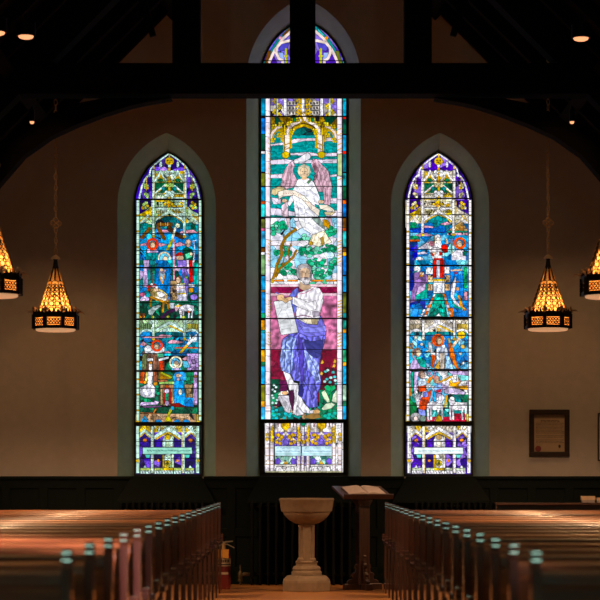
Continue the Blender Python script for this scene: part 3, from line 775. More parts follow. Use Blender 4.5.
        g.P([(222, 375), (255, 370), (250, 450), (222, 450)], rgb(190, 60, 36), 0.35, 'fold'); g.P([(135, 385), (165, 380), (165, 450), (138, 450)], WHITE, 0.35, 'fold'); g.E(152, 388, 12, 12, AMBER)
        head(g, 196, 262, 28, rgb(150, 126, 100), rgb(200, 176, 150)); halo(g, 203, 248, 40, rgb(240, 66, 26), 16)
        g.P([(62, 370), (80, 370), (80, 450), (62, 450)], SKY)
        # kneeling woman in blue
        g.P([(265, 430), (280, 390), (310, 370), (405, 400), (440, 430), (470, 455), (270, 455)], rgb(20, 110, 80), 0.4, 'fold')
        g.V([(445, 310), (540, 455)], [LILAC, rgb(150, 120, 176), rgb(176, 150, 200)], 18, 0.4); g.P([(405, 370), (450, 375), (470, 425), (420, 430)], rgb(110, 190, 220), 0.35)
        g.P([(320, 360), (355, 345), (390, 375), (400, 455), (320, 455)], rgb(110, 180, 226), 0.4, 'fold'); g.E(358, 398, 22, 27, FLESH); halo(g, 355, 385, 46, rgb(236, 226, 190), 13); g.P([(340, 432), (385, 430), (380, 455), (345, 455)], LILAC)
        A(368)
        g.V([(62, 25), (540, 310)], [DGREEN, rgb(20, 96, 70), rgb(30, 120, 90)], 40, 0.4, 0.2)
        g.P([(70, 30), (105, 30), (95, 130), (60, 120)], rgb(226, 90, 40), 0.4, 'fold'); g.P([(112, 30), (132, 30), (128, 110), (105, 120)], rgb(200, 190, 110), 0.3, 'fold')
        g.P([(132, 30), (170, 30), (165, 130), (190, 160), (185, 240), (110, 245), (65, 220), (62, 160), (125, 130)], rgb(216, 216, 232), 0.45, 'fold')
        g.P([(172, 30), (205, 30), (205, 110), (172, 110)], rgb(150, 90, 70), 0.35, 'fold'); g.P([(172, 120), (205, 110), (205, 138), (180, 145)], AMBER, 0.3); g.E(104, 116, 13, 14, AMBER)
        g.P([(55, 305), (80, 270), (180, 262), (220, 275), (205, 300)], LILAC, 0.35, 'sky'); g.V([(70, 240), (180, 278)], [GREEN, DGREEN], 5); g.L([(90, 318), (235, 312)], 10, rgb(120, 80, 130), 0.3)
        # prie dieu and screen
        g.P([(215, 25), (320, 60), (320, 90), (215, 95)], rgb(150, 110, 50), 0.4); g.L([(240, 40), (315, 75)], 14, rgb(190, 196, 60), 0.3)
        g.P([(220, 112), (345, 108), (345, 132), (220, 132)], rgb(150, 190, 110), 0.4); g.P([(210, 98), (290, 95), (290, 110), (210, 112)], rgb(176, 110, 80), 0.3)
        g.P([(228, 135), (345, 135), (345, 305), (228, 305)], rgb(150, 116, 84), 0.4, 'mottle'); g.P([(232, 170), (248, 170), (250, 300), (230, 300)], TAN, 0.4)
        g.P([(260, 170), (285, 140), (315, 170), (318, 290), (255, 290)], rgb(170, 30, 30), 0.4); g.P([(268, 200), (300, 200), (298, 265), (270, 265)], rgb(30, 130, 90), 0.35); g.E(283, 188, 20, 20, rgb(196, 186, 210)); g.E(284, 150, 16, 14, rgb(190, 90, 50)); g.E(284, 285, 17, 22, LILAC)
        # blue mantle
        g.P([(345, 90), (420, 95), (430, 230), (500, 245), (510, 300), (440, 310), (345, 290), (335, 200)], rgb(60, 150, 226), 0.45, 'fold')
        g.P([(330, 70), (350, 35), (400, 25), (440, 40), (445, 100), (340, 105)], rgb(86, 156, 226), 0.4, 'foldx'); g.E(375, 62, 24, 15, FLESH); g.E(375, 92, 12, 12, rgb(220, 190, 190)); g.E(392, 195, 16, 24, rgb(220, 214, 190))
        g.P([(430, 290), (470, 250), (505, 290), (500, 315), (440, 312)], rgb(24, 110, 190), 0.4)
        g.V([(440, 35), (500, 130)], [GREEN, rgb(20, 110, 70)], 8); g.P([(425, 135), (490, 132), (490, 160), (425, 165)], TAN, 0.35); g.V([(430, 165), (490, 240)], [rgb(150, 124, 90), rgb(110, 90, 60)], 6)
        g.P([(500, 30), (530, 30), (528, 300), (495, 300)], rgb(170, 140, 186), 0.4, 'fold'); g.E(514, 68, 14, 13, rgb(150, 90, 60))
        g.P([(310, 290), (380, 282), (450, 325), (440, 345), (350, 345), (315, 310)], rgb(110, 34, 34), 0.4)
        # tiled floor
        g.V([(62, 320), (180, 360)], [DGREEN, rgb(20, 90, 60)], 5); g.V([(200, 318), (530, 380)], [DGREEN, rgb(24, 100, 66), rgb(14, 70, 50)], 12)
        g.L([(195, 330), (160, 392)], 9, rgb(176, 110, 60), 0.3); g.L([(60, 362), (530, 388)], 6, rgb(150, 96, 60), 0.2)
        g.V([(62, 372), (535, 440)], [rgb(176, 140, 110), rgb(190, 160, 130), rgb(150, 120, 90)], 16, 0.4)
        for x in (105, 215, 365, 440):
            g.P([(x - 30, 440), (x - 15, 418), (x + 15, 418), (x + 30, 440)], rgb(24, 130, 206), 0.35)
        g.L([(80, 430), (102, 395), (128, 430)], 12, rgb(30, 150, 210), 0.3)
        g.L([(325, 318), (300, 370), (290, 390)], 17, rgb(196, 196, 60), 0.35); g.E(327, 325, 16, 16, rgb(40, 150, 200)); g.P([(265, 435), (272, 405), (290, 388), (312, 405), (318, 435)], rgb(206, 196, 50), 0.35)
        for x in (48, 540):
            g.B(x - 18, 375, x + 14, 440, rgb(214, 176, 20))
    else:
        # ---------------------------------------- upper scene: the figure on the mount
        A(200)
        g.V([(55, 190), (540, 500)], [BLUE, SKY, rgb(50, 140, 210), LBLUE], 60, 0.35, 0.12)
        g.V([(190, 200), (215, 160), (290, 125), (360, 145), (400, 200), (360, 240), (190, 240)], [rgb(20, 130, 140), rgb(40, 130, 190), TEAL, rgb(30, 100, 170)], 12, 0.4)
        g.V([(60, 225), (355, 265)], [rgb(40, 70, 180), BLUE, rgb(40, 100, 200)], 9); g.E(313, 235, 40, 28, rgb(50, 116, 210))
        for pts in ([(300, 195), (370, 175), (395, 195), (350, 205)], [(180, 205), (260, 215), (250, 228), (180, 225)], [(105, 285), (160, 265), (200, 270), (265, 290), (110, 298)], [(120, 395), (200, 345), (225, 340), (225, 395)], [(110, 430), (180, 415), (210, 435), (110, 445)]):
            g.P(pts, rgb(226, 170, 196) if pts[0][1] < 300 else rgb(226, 216, 236), 0.35)
        g.V([(62, 180), (110, 180), (150, 225), (62, 230)], [TEAL, GREEN], 5)
        g.V([(365, 250), (480, 170), (532, 240), (532, 262), (365, 262)], [TAN, rgb(200, 160, 90), rgb(170, 120, 70)], 16, 0.4)
        g.B(365, 250, 532, 264, rgb(30, 150, 130)); g.V([(365, 266), (532, 284)], [PINK, rgb(230, 190, 200)], 9)
        g.V([(60, 290), (130, 290), (150, 320), (60, 320)], [GREEN, TEAL], 4); g.B(60, 320, 145, 338, rgb(206, 90, 40)); g.V([(60, 342), (125, 500)], [rgb(50, 50, 160), rgb(90, 80, 200), DBLUE], 9)
        inner_shafts(g, ox - 1, P, 200, 0, 282)
        A(200)
        # central figure
        g.V([(200, 360), (225, 330), (270, 340), (280, 480), (230, 440)], [WHITE, rgb(226, 150, 170), rgb(236, 226, 236)], 12, 0.35)
        g.P([(265, 290), (290, 275), (312, 290), (318, 345), (330, 380), (310, 400), (270, 380), (262, 340)], WHITE, 0.4)
        g.E(291, 325, 16, 26, rgb(240, 226, 214), 0.3); g.L([(284, 322), (299, 322)], 3, rgb(170, 130, 110)); g.L([(287, 340), (296, 340)], 3, rgb(180, 120, 110)); g.L([(268, 295), (268, 345)], 6, rgb(206, 180, 110))
        g.P([(240, 395), (290, 380), (320, 400), (330, 440), (320, 500), (260, 500), (230, 440)], rgb(238, 234, 242), 0.4, 'fold')
        g.P([(318, 370), (350, 358), (372, 372), (370, 425), (345, 430), (322, 405)], rgb(222, 30, 24), 0.4, 'foldx'); g.P([(232, 420), (260, 440), (262, 460), (240, 450)], RED); g.P([(302, 420), (330, 425), (325, 450), (305, 445)], RED)
        g.P([(350, 358), (352, 318), (368, 312), (378, 355)], FLESH, 0.35); g.E(262, 432, 14, 12, FLESH); g.L([(262, 478), (330, 478)], 12, RED, 0.2)
        g.L([(402, 300), (402, 440)], 10, rgb(170, 120, 50), 0.3); g.E(402, 300, 24, 12, rgb(30, 140, 150))
        # haloed figure at the right
        g.P([(400, 440), (435, 408), (495, 405), (520, 440), (520, 500), (400, 500)], rgb(232, 226, 240), 0.4, 'foldx'); g.P([(490, 420), (525, 415), (522, 455), (495, 450)], rgb(24, 110, 80), 0.35)
        head(g, 466, 360, 26, rgb(190, 180, 170), rgb(206, 180, 150), 4); halo(g, 470, 350, 40, rgb(240, 84, 34), 17)
        g.E(140, 480, 30, 20, WHITE)
        A(260)
        g.V([(55, 0), (540, 470)], [SKY, BLUE, rgb(80, 140, 220), LBLUE], 60, 0.35, 0.12)
        g.V([(60, 0), (100, 0), (100, 250), (60, 250)], [DBLUE, rgb(40, 50, 150)], 8)
        g.B(250, 0, 280, 145, RED, 0.4, 'fold'); g.B(308, 0, 342, 145, RED, 0.4, 'fold'); g.B(280, 0, 308, 145, rgb(196, 206, 226), 0.4); g.V([(192, 60), (250, 115)], [WHITE, PALE], 3); g.V([(345, 55), (385, 110)], [WHITE, PALE], 3)
        g.B(246, 152, 345, 172, rgb(206, 166, 40)); g.B(256, 172, 346, 270, rgb(220, 226, 240), 0.4, 'fold')
        for x in (205, 347):
            g.V([(x, 122), (x + 44, 180)], [TAN, rgb(220, 190, 150)], 6); g.B(x, 195, x + 44, 248, rgb(206, 170, 126))
            for k in (8, 24):
                g.L([(x + k, 206), (x + k, 230)], 7, rgb(90, 66, 50))
        # path
        g.P([(268, 275), (330, 275), (372, 470), (210, 470)], rgb(24, 160, 140), 0.4, 'mottle'); g.V([(262, 330), (345, 330), (362, 455), (222, 455)], [rgb(20, 160, 130), rgb(40, 180, 160), rgb(14, 130, 110)], 12); g.P([(300, 390), (315, 355), (328, 392)], DGREEN)
        for k in range(7):
            y = 275 + k * 28
            g.P([(258 - k * 13, y), (272 - k * 11, y), (264 - k * 11, y + 28), (244 - k * 13, y + 28)], rgb(232, 110, 70) if k % 2 else rgb(236, 214, 206), 0.35)
            g.P([(330 + k * 9, y), (352 + k * 8, y), (362 + k * 9, y + 28), (338 + k * 9, y + 28)], rgb(230, 120, 70) if k % 2 == 0 else rgb(236, 206, 200), 0.35)
            g.P([(225 - k * 12, y + 10), (244 - k * 13, y + 14), (230 - k * 13, y + 38), (206 - k * 12, y + 30)], WHITE if k > 2 else SKY, 0.3)
        g.V([(60, 335), (190, 395)], [rgb(50, 60, 180), rgb(80, 90, 210), BLUE], 9); g.P([(275, 455), (297, 430), (318, 458)], PALE)
        # kneeling figures
        g.P([(95, 110), (120, 80), (170, 110), (205, 120), (208, 190), (150, 270), (100, 340), (66, 350), (75, 270), (100, 200)], rgb(150, 116, 176), 0.45, 'foldx'); g.P([(105, 270), (200, 185), (205, 310), (115, 320)], rgb(50, 170, 150), 0.4, 'fold')
        g.P([(130, 220), (190, 190), (185, 240), (110, 290)], rgb(200, 176, 214), 0.35, 'foldx'); g.E(122, 75, 28, 26, rgb(224, 226, 226)); g.E(160, 110, 18, 16, FLESH); g.E(155, 128, 14, 10, AMBER); g.L([(90, 100), (120, 90)], 10, TEAL, 0.2)
        g.P([(388, 90), (430, 75), (490, 90), (505, 330), (480, 340), (455, 280), (410, 240), (400, 180)], rgb(80, 140, 226), 0.45, 'fold'); g.P([(400, 200), (435, 130), (440, 190), (420, 300), (480, 380), (500, 410), (440, 380), (395, 300)], rgb(230, 224, 240), 0.4, 'fold')
        g.P([(450, 285), (470, 285), (500, 380), (530, 405), (505, 410), (470, 370)], AMBER, 0.35); g.P([(400, 330), (440, 370), (520, 405), (420, 385)], rgb(50, 170, 150), 0.3); g.E(435, 106, 11, 10, RED); g.L([(400, 85), (480, 80)], 13, FLESH, 0.3); g.E(450, 178, 10, 10, AMBER); g.E(450, 235, 12, 16, AMBER)
        g.B(502, 55, 526, 230, rgb(24, 160, 90), 0.4, 'mottle'); g.P([(500, 260), (530, 258), (528, 330), (505, 325)], PINK); g.E(400, 400, 16, 10, AMBER); g.L([(404, 400), (408, 455)], 22, rgb(230, 110, 40), 0.3)
        # ---------------------------------------- lower scene: angel and shepherds
        A(315)
        g.V([(55, 130), (540, 440)], [BLUE, SKY, rgb(50, 130, 220), LBLUE, rgb(150, 200, 240)], 80, 0.35, 0.12)
        g.V([(190, 160), (190, 130), (240, 125), (300, 85), (360, 120), (410, 130), (410, 160)], [rgb(10, 110, 110), rgb(20, 140, 150), TEAL], 10); g.V([(60, 165), (80, 130), (120, 115), (160, 135), (160, 165)], [TEAL, rgb(40, 150, 180)], 5); g.V([(440, 165), (445, 130), (500, 118), (535, 150), (535, 165)], [TEAL, LTEAL], 5)
        arcade(g, ox - 0.2, P); A(315)
        for x, y, r in ((298, 120, 16), (112, 182, 13), (160, 238, 13), (494, 256, 17), (474, 312, 13), (495, 390, 12), (172, 190, 13)):
            g.E(x, y, r, r, rgb(236, 196, 110) if r > 13 else CREAM, 0.4)
        g.E(482, 162, 32, 32, rgb(236, 190, 80), 0.45); g.L([(452, 162), (512, 160)], 3, LEAD)
        # angel
        g.P([(240, 310), (280, 300), (262, 400), (242, 440), (235, 400)], rgb(226, 90, 40), 0.4, 'fold'); g.P([(375, 235), (405, 225), (430, 330), (455, 420), (490, 480), (430, 420), (385, 330)], rgb(230, 110, 46), 0.4, 'fold')
        g.P([(215, 215), (240, 225), (250, 300), (275, 310), (260, 330), (215, 300)], PALE, 0.4, 'foldx'); g.P([(280, 250), (350, 240), (375, 300), (370, 330), (350, 330), (345, 440), (280, 440)], rgb(206, 216, 240), 0.4, 'fold')
        g.P([(300, 310), (345, 310), (345, 440), (310, 440)], rgb(206, 190, 176), 0.35, 'fold'); g.P([(260, 430), (300, 370), (305, 440)], rgb(230, 180, 90), 0.3); g.P([(355, 330), (385, 335), (420, 440), (350, 440)], rgb(150, 190, 236), 0.35, 'fold')
        g.L([(460, 190), (410, 255)], 20, FLESH, 0.35); g.P([(365, 190), (385, 185), (400, 220), (380, 235)], rgb(150, 150, 110), 0.35); g.P([(180, 295), (230, 280), (230, 298)], FLESH, 0.3)
        g.P([(248, 195), (290, 165), (338, 200), (330, 235), (290, 250), (255, 240)], rgb(230, 70, 26), 0.4); head(g, 302, 210, 27, rgb(150, 120, 90), FLESH, 4); halo(g, 292, 205, 44, rgb(240, 92, 20), 14)
        for k in range(6):
            g.L([(430 + k * 18, 320 + k * 8), (445 + k * 16, 420)], 3, LEAD)
        # shepherd
        g.E(76, 252, 14, 28, rgb(214, 160, 60)); g.E(76, 252, 7, 18, BLUE, 0.2); g.L([(78, 275), (96, 360)], 8, rgb(206, 150, 60), 0.3)
        g.P([(70, 400), (100, 345), (150, 340), (200, 420), (190, 440), (65, 440)], LILAC, 0.4, 'fold'); g.P([(110, 350), (145, 335), (190, 370), (200, 430), (150, 420)], rgb(40, 176, 160), 0.4, 'fold'); head(g, 122, 302, 30, rgb(130, 96, 90), FLESH, 10)
        A(368)
        g.V([(55, 25), (540, 320)], [WHITE, LBLUE, LILAC, rgb(226, 216, 236), rgb(120, 200, 200)], 70, 0.35, 0.08)
        g.P([(75, 30), (95, 30), (92, 210), (72, 200)], rgb(20, 160, 130), 0.4, 'fold'); g.P([(98, 30), (135, 30), (115, 180), (95, 200)], LILAC, 0.4, 'fold'); g.L([(68, 160), (70, 220)], 12, rgb(180, 110, 40), 0.3)
        g.P([(62, 235), (90, 230), (120, 300), (118, 400), (62, 400)], rgb(20, 120, 60), 0.4, 'mottle'); g.P([(62, 225), (100, 240), (115, 290), (80, 270)], rgb(30, 170, 150), 0.35)
        head(g, 160, 55, 27, rgb(126, 96, 80), rgb(206, 176, 160), 8); g.P([(125, 110), (150, 85), (190, 90), (205, 140), (130, 150)], rgb(190, 206, 226), 0.35, 'fold')
        g.P([(128, 150), (190, 140), (200, 185), (140, 195)], rgb(210, 70, 30), 0.4); g.P([(135, 330), (150, 250), (190, 215), (240, 170), (230, 240), (200, 330), (170, 345)], rgb(214, 70, 30), 0.4, 'fold'); g.P([(170, 200), (205, 190), (215, 230), (180, 240)], rgb(130, 140, 220), 0.35)
        g.L([(245, 60), (215, 110)], 24, rgb(226, 120, 30), 0.35); g.P([(110, 240), (150, 200), (140, 260), (110, 280)], WHITE, 0.3); g.P([(130, 330), (190, 345), (195, 390), (140, 380)], rgb(140, 150, 226), 0.35); halo(g, 225, 45, 22, rgb(90, 170, 200), 8)
        g.E(280, 95, 25, 32, rgb(170, 124, 110)); g.E(290, 108, 14, 18, FLESH, 0.2); g.P([(255, 170), (270, 140), (320, 130), (330, 190), (280, 200)], rgb(140, 170, 226), 0.4, 'foldx'); g.P([(256, 190), (275, 190), (280, 280), (258, 270)], SKY, 0.35, 'fold'); g.P([(275, 180), (320, 170), (315, 195), (285, 200)], rgb(190, 60, 70), 0.3)
        g.P([(380, 110), (450, 60), (475, 110), (450, 150), (390, 150)], AMBER, 0.4); g.V([(400, 60), (450, 50), (460, 110), (410, 120)], [WHITE, PALE], 4); g.L([(310, 112), (400, 70)], 14, rgb(226, 170, 60), 0.3); g.P([(415, 150), (530, 140), (535, 180), (420, 160)], rgb(200, 140, 40), 0.35)
        g.P([(340, 175), (400, 160), (470, 175), (520, 200), (470, 240), (430, 215), (345, 205)], rgb(206, 190, 226), 0.4, 'sky'); g.V([(370, 215), (540, 320)], [rgb(20, 130, 90), rgb(40, 160, 120), rgb(14, 100, 70), TEAL], 14)
        g.V([(200, 330), (530, 400)], [rgb(60, 180, 180), rgb(110, 200, 200), rgb(40, 150, 150)], 22, 0.4); g.V([(200, 395), (530, 436)], [rgb(206, 60, 80), rgb(220, 110, 130), rgb(180, 40, 60)], 9)
        g.V([(420, 370), (520, 410)], [rgb(196, 46, 66), rgb(220, 90, 110)], 4)
        # sheep
        SH = rgb(236, 230, 242)
        for dx, w in ((205, 125), (385, 140)):
            g.P([(dx, 290), (dx + 30, 275), (dx + w, 280), (dx + w + 5, 330), (dx + w - 30, 345), (dx + 20, 340), (dx - 5, 320)], SH, 0.45, 'mottle')
            for k in (5, 28, w - 38, w - 8):
                g.L([(dx + k, 330), (dx + k + 3, 415)], 13, SH, 0.4)
        g.P([(300, 225), (330, 215), (345, 240), (320, 290), (290, 285)], SH, 0.4); g.P([(375, 260), (400, 235), (425, 245), (430, 290), (395, 310)], SH, 0.4); g.E(405, 248, 20, 16, rgb(226, 216, 226), 0.3)
        g.L([(362, 230), (350, 310)], 18, rgb(226, 170, 40), 0.35); g.P([(270, 435), (280, 395), (300, 372), (320, 400), (325, 435)], rgb(226, 180, 40), 0.4)
        g.E(110, 400, 44, 38, GREY); g.E(112, 410, 18, 20, rgb(226, 206, 200)); g.E(170, 410, 26, 26, rgb(110, 130, 120))
        for x in (48, 540):
            g.B(x - 18, 370, x + 14, 436, rgb(226, 186, 30))
    g.pieces(4.0, 0.13, 0.50, 240, 422, ox + 7.5, ox + 66.5)
    g.pieces(3.0, 0.12, 0.55, 160, 240, ox + 5, ox + 69)
    side_shafts(g, ox, P)
    memorial(g, ox, P, 0 if which == 'left' else 10)
    return g

SPOT_W = 80.0; ROW_W = 190.0; WASH_W = 110.0; FONT_W = 270.0; BULB_W = 5.5; LANT_W = 340.0; FRONT_L = 9.0; ROSE_W = 42000.0
# ================================================================ the church interior
import bpy, bmesh, math, random
from mathutils import Vector, Matrix

SC = bpy.context.scene
COL = SC.collection
F = 2150.0            # focal length in picture units (600 wide)
EYE = 1.30            # eye height
CX = 303.6            # the nave's vanishing point in the picture
D = 25.9              # distance of the west wall's face
GD = 26.2             # distance of the glass, at the back of the splayed reveals
random.seed(3)


def at(px, py, d):
    return Vector(((px - CX) * d / F, d, EYE + (476 - py) * d / F))


# ---------------------------------------------------------------- materials
def new_mat(name):
    m = bpy.data.materials.new(name)
    m.use_nodes = True
    nt = m.node_tree
    b = nt.nodes['Principled BSDF']
    return m, nt, b


def setp(b, **k):
    for n, v in k.items():
        n = n.replace('_', ' ')
        if n in b.inputs:
            b.inputs[n].default_value = v


def simple(name, col, rough=0.5, metal=0.0, noise=0.12, scale=20.0, bump=0.0, **kw):
    """one colour with a little natural variation"""
    m, nt, b = new_mat(name)
    setp(b, Roughness=rough, Metallic=metal, **kw)
    tc = nt.nodes.new('ShaderNodeTexCoord')
    nz = nt.nodes.new('ShaderNodeTexNoise'); nz.inputs['Scale'].default_value = scale; nz.inputs['Detail'].default_value = 4
    nt.links.new(tc.outputs['Object'], nz.inputs['Vector'])
    rp = nt.nodes.new('ShaderNodeValToRGB')
    c = Vector(col)
    rp.color_ramp.elements[0].position = 0.3; rp.color_ramp.elements[1].position = 0.7
    rp.color_ramp.elements[0].color = (*(c * (1 - noise)), 1); rp.color_ramp.elements[1].color = (*(c * (1 + noise)), 1)
    nt.links.new(nz.outputs['Fac'], rp.inputs['Fac'])
    nt.links.new(rp.outputs['Color'], b.inputs['Base Color'])
    if bump:
        bp = nt.nodes.new('ShaderNodeBump'); bp.inputs['Strength'].default_value = bump; bp.inputs['Distance'].default_value = 0.004
        nt.links.new(nz.outputs['Fac'], bp.inputs['Height']); nt.links.new(bp.outputs['Normal'], b.inputs['Normal'])
    return m


def wood(name, c1, c2, rough, axis=0, coat=0.0, scale=3.0, cr=0.18, spec=0.5, vary=False, cior=1.5):
    m, nt, b = new_mat(name)
    setp(b, Specular_IOR_Level=spec, Roughness=rough, Coat_Weight=coat, Coat_Roughness=cr, Coat_IOR=cior)
    tc = nt.nodes.new('ShaderNodeTexCoord')
    mp = nt.nodes.new('ShaderNodeMapping')
    s = [14.0, 14.0, 14.0]; s[axis] = 0.9
    mp.inputs['Scale'].default_value = s
    nz = nt.nodes.new('ShaderNodeTexNoise'); nz.inputs['Scale'].default_value = scale; nz.inputs['Detail'].default_value = 6; nz.inputs['Distortion'].default_value = 0.6
    rp = nt.nodes.new('ShaderNodeValToRGB')
    rp.color_ramp.elements[0].position = 0.32; rp.color_ramp.elements[1].position = 0.72
    rp.color_ramp.elements[0].color = (*c1, 1); rp.color_ramp.elements[1].color = (*c2, 1)
    bp = nt.nodes.new('ShaderNodeBump'); bp.inputs['Strength'].default_value = 0.12; bp.inputs['Distance'].default_value = 0.003
    L = nt.links.new
    L(tc.outputs['Object'], mp.inputs['Vector']); L(mp.outputs['Vector'], nz.inputs['Vector']); L(nz.outputs['Fac'], rp.inputs['Fac'])
    src = rp.outputs['Color']
    if vary:
        oi = nt.nodes.new('ShaderNodeObjectInfo')
        mr = nt.nodes.new('ShaderNodeMapRange'); mr.inputs['To Min'].default_value = 0.35; mr.inputs['To Max'].default_value = 1.55
        hs = nt.nodes.new('ShaderNodeHueSaturation')
        L(oi.outputs['Random'], mr.inputs['Value']); L(mr.outputs['Result'], hs.inputs['Value']); L(src, hs.inputs['Color'])
        src = hs.outputs['Color']
    L(src, b.inputs['Base Color']); L(nz.outputs['Fac'], bp.inputs['Height']); L(bp.outputs['Normal'], b.inputs['Normal'])
    return m


def glow(name, col, strength):
    m, nt, b = new_mat(name)
    setp(b, Base_Color=(*col, 1), Roughness=0.5, Emission_Color=(*col, 1), Emission_Strength=strength)
    return m


def glass_mat():
    m, nt, b = new_mat('stained_glass')
    a = nt.nodes.new('ShaderNodeAttribute'); a.attribute_name = 'glass_colour'
    setp(b, Base_Color=(0.01, 0.01, 0.01, 1), Roughness=0.25, Emission_Strength=GLASS_STRENGTH)
    hs = nt.nodes.new('ShaderNodeHueSaturation'); hs.inputs['Saturation'].default_value = 1.12
    nt.links.new(a.outputs['Color'], hs.inputs['Color']); nt.links.new(hs.outputs['Color'], b.inputs['Emission Color'])
    return m


def shade_mat():
    """amber mica / glass of the lanterns: lets the lamp inside shine through"""
    m, nt, b = new_mat('amber_glass')
    nt.nodes.remove(b)
    out = nt.nodes['Material Output']
    tr = nt.nodes.new('ShaderNodeBsdfTranslucent')
    tc = nt.nodes.new('ShaderNodeTexCoord')
    nz = nt.nodes.new('ShaderNodeTexNoise'); nz.inputs['Scale'].default_value = 30; nz.inputs['Detail'].default_value = 3
    rp = nt.nodes.new('ShaderNodeValToRGB')
    rp.color_ramp.elements[0].position = 0.35; rp.color_ramp.elements[1].position = 0.65
    rp.color_ramp.elements[0].color = (0.66, 0.27, 0.07, 1); rp.color_ramp.elements[1].color = (0.92, 0.54, 0.21, 1)
    L = nt.links.new
    L(tc.outputs['Object'], nz.inputs['Vector']); L(nz.outputs['Fac'], rp.inputs['Fac']); L(rp.outputs['Color'], tr.inputs['Color'])
    L(tr.outputs[0], out.inputs['Surface'])
    return m


GLASS_STRENGTH = 1.2
M = {}
M['plaster'] = simple('plaster', (0.46, 0.43, 0.405), 0.9, noise=0.05, scale=9, bump=0.12)
M['reveal'] = simple('reveal_plaster', (0.40, 0.57, 0.465), 0.8, noise=0.07, scale=7, bump=0.12)  # wall plaster with the teal-green light of the glass put into its colour
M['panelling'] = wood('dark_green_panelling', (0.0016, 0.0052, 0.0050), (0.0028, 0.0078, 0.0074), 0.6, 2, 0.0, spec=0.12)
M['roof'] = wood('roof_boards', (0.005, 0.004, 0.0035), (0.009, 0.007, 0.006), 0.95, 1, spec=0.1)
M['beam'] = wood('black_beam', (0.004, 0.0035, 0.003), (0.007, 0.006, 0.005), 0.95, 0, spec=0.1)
M['pew'] = wood('pew_wood', (0.095, 0.033, 0.010), (0.24, 0.092, 0.025), 0.42, 0, 0.25, vary=True)
M['pew_end'] = wood('pew_end_wood', (0.036, 0.014, 0.009), (0.078, 0.030, 0.017), 0.35, 2, 1.0, 3.0, 0.07, cior=2.1)
M['floor'] = wood('floor_boards', (0.38, 0.165, 0.044), (0.56, 0.26, 0.08), 0.38, 0, 0.3)
M['iron'] = simple('black_iron', (0.012, 0.010, 0.009), 0.45, 0.7)
M['lead'] = simple('leaded_frame', (0.010, 0.010, 0.011), 0.6, 0.3)
M['brass'] = simple('aged_brass', (0.50, 0.33, 0.15), 0.45, 0.35, 0.25, 60)
M['old_brass'] = simple('dull_brass', (0.10, 0.075, 0.04), 0.5, 0.4)
M['tin'] = simple('pale_cap_metal', (0.62, 0.48, 0.32), 0.45, 0.2)
M['filigree'] = simple('filigree_metal', (0.05, 0.028, 0.010), 0.5, 0.6)
M['amber'] = shade_mat()
M['opal'] = glow('opal_diffuser', (1.0, 0.57, 0.28), 0.45)
M['bulb'] = glow('spot_lamp', (1.0, 0.42, 0.19), 1.25)
M['stone'] = simple('font_stone', (0.22, 0.165, 0.11), 0.8, 0, 0.14, 14, 0.2)
M['lectern'] = wood('lectern_wood', (0.022, 0.009, 0.005), (0.05, 0.019, 0.010), 0.4, 2, 0.25)
M['lectern_top'] = wood('lectern_desk_wood', (0.06, 0.027, 0.017), (0.11, 0.05, 0.03), 0.36, 0, 0.3)
M['page'] = simple('book_page', (0.62, 0.52, 0.47), 0.8, 0, 0.06, 40)
M['leather'] = simple('dark_leather', (0.05, 0.018, 0.012), 0.5)
M['ext_red'] = simple('red_enamel', (0.13, 0.010, 0.008), 0.4, 0, 0.05)
M['label'] = simple('cream_label', (0.42, 0.36, 0.26), 0.6)
M['black'] = simple('black_ink', (0.015, 0.013, 0.012), 0.6)
M['tag'] = simple('yellow_tag', (0.62, 0.30, 0.03), 0.6)
M['chrome'] = simple('steel', (0.55, 0.45, 0.32), 0.3, 0.9)
M['radiator'] = simple('radiator_paint', (0.003, 0.005, 0.0047), 0.7, 0.0, Specular_IOR_Level=0.1, Coat_Weight=0.12, Coat_Roughness=0.06)
M['parchment'] = simple('parchment', (0.44, 0.335, 0.23), 0.8, 0, 0.10, 6)
M['mat_board'] = simple('mat_board', (0.20, 0.135, 0.09), 0.8)
M['seal'] = simple('red_wax', (0.22, 0.022, 0.016), 0.5)
M['frame_brown'] = wood('picture_frame_wood', (0.018, 0.010, 0.007), (0.034, 0.018, 0.011), 0.5, 0, 0.0, spec=0.25)
M['frame_black'] = simple('black_frame', (0.008, 0.007, 0.006), 0.4)
M['shelf'] = wood('shelf_wood', (0.05, 0.02, 0.012), (0.11, 0.05, 0.025), 0.4, 0, 0.3)
M['cream_book'] = simple('cream_cover', (0.60, 0.46, 0.31), 0.7)
M['grey_book'] = simple('grey_cover', (0.30, 0.26, 0.26), 0.7)


# ---------------------------------------------------------------- mesh helpers
def add_box(bm, c, s, rot=None, bev=0.0):
    r = bmesh.ops.create_cube(bm, size=1.0)
    v = r['verts']
    mt = Matrix.Translation(Vector(c)) @ (rot.to_4x4() if rot else Matrix()) @ Matrix.Diagonal((*s, 1))
    bmesh.ops.transform(bm, matrix=mt, verts=v)
    if bev:
        es = list({e for q in v for e in q.link_edges})
        bmesh.ops.bevel(bm, geom=es, offset=bev, segments=2, affect='EDGES', profile=0.5)


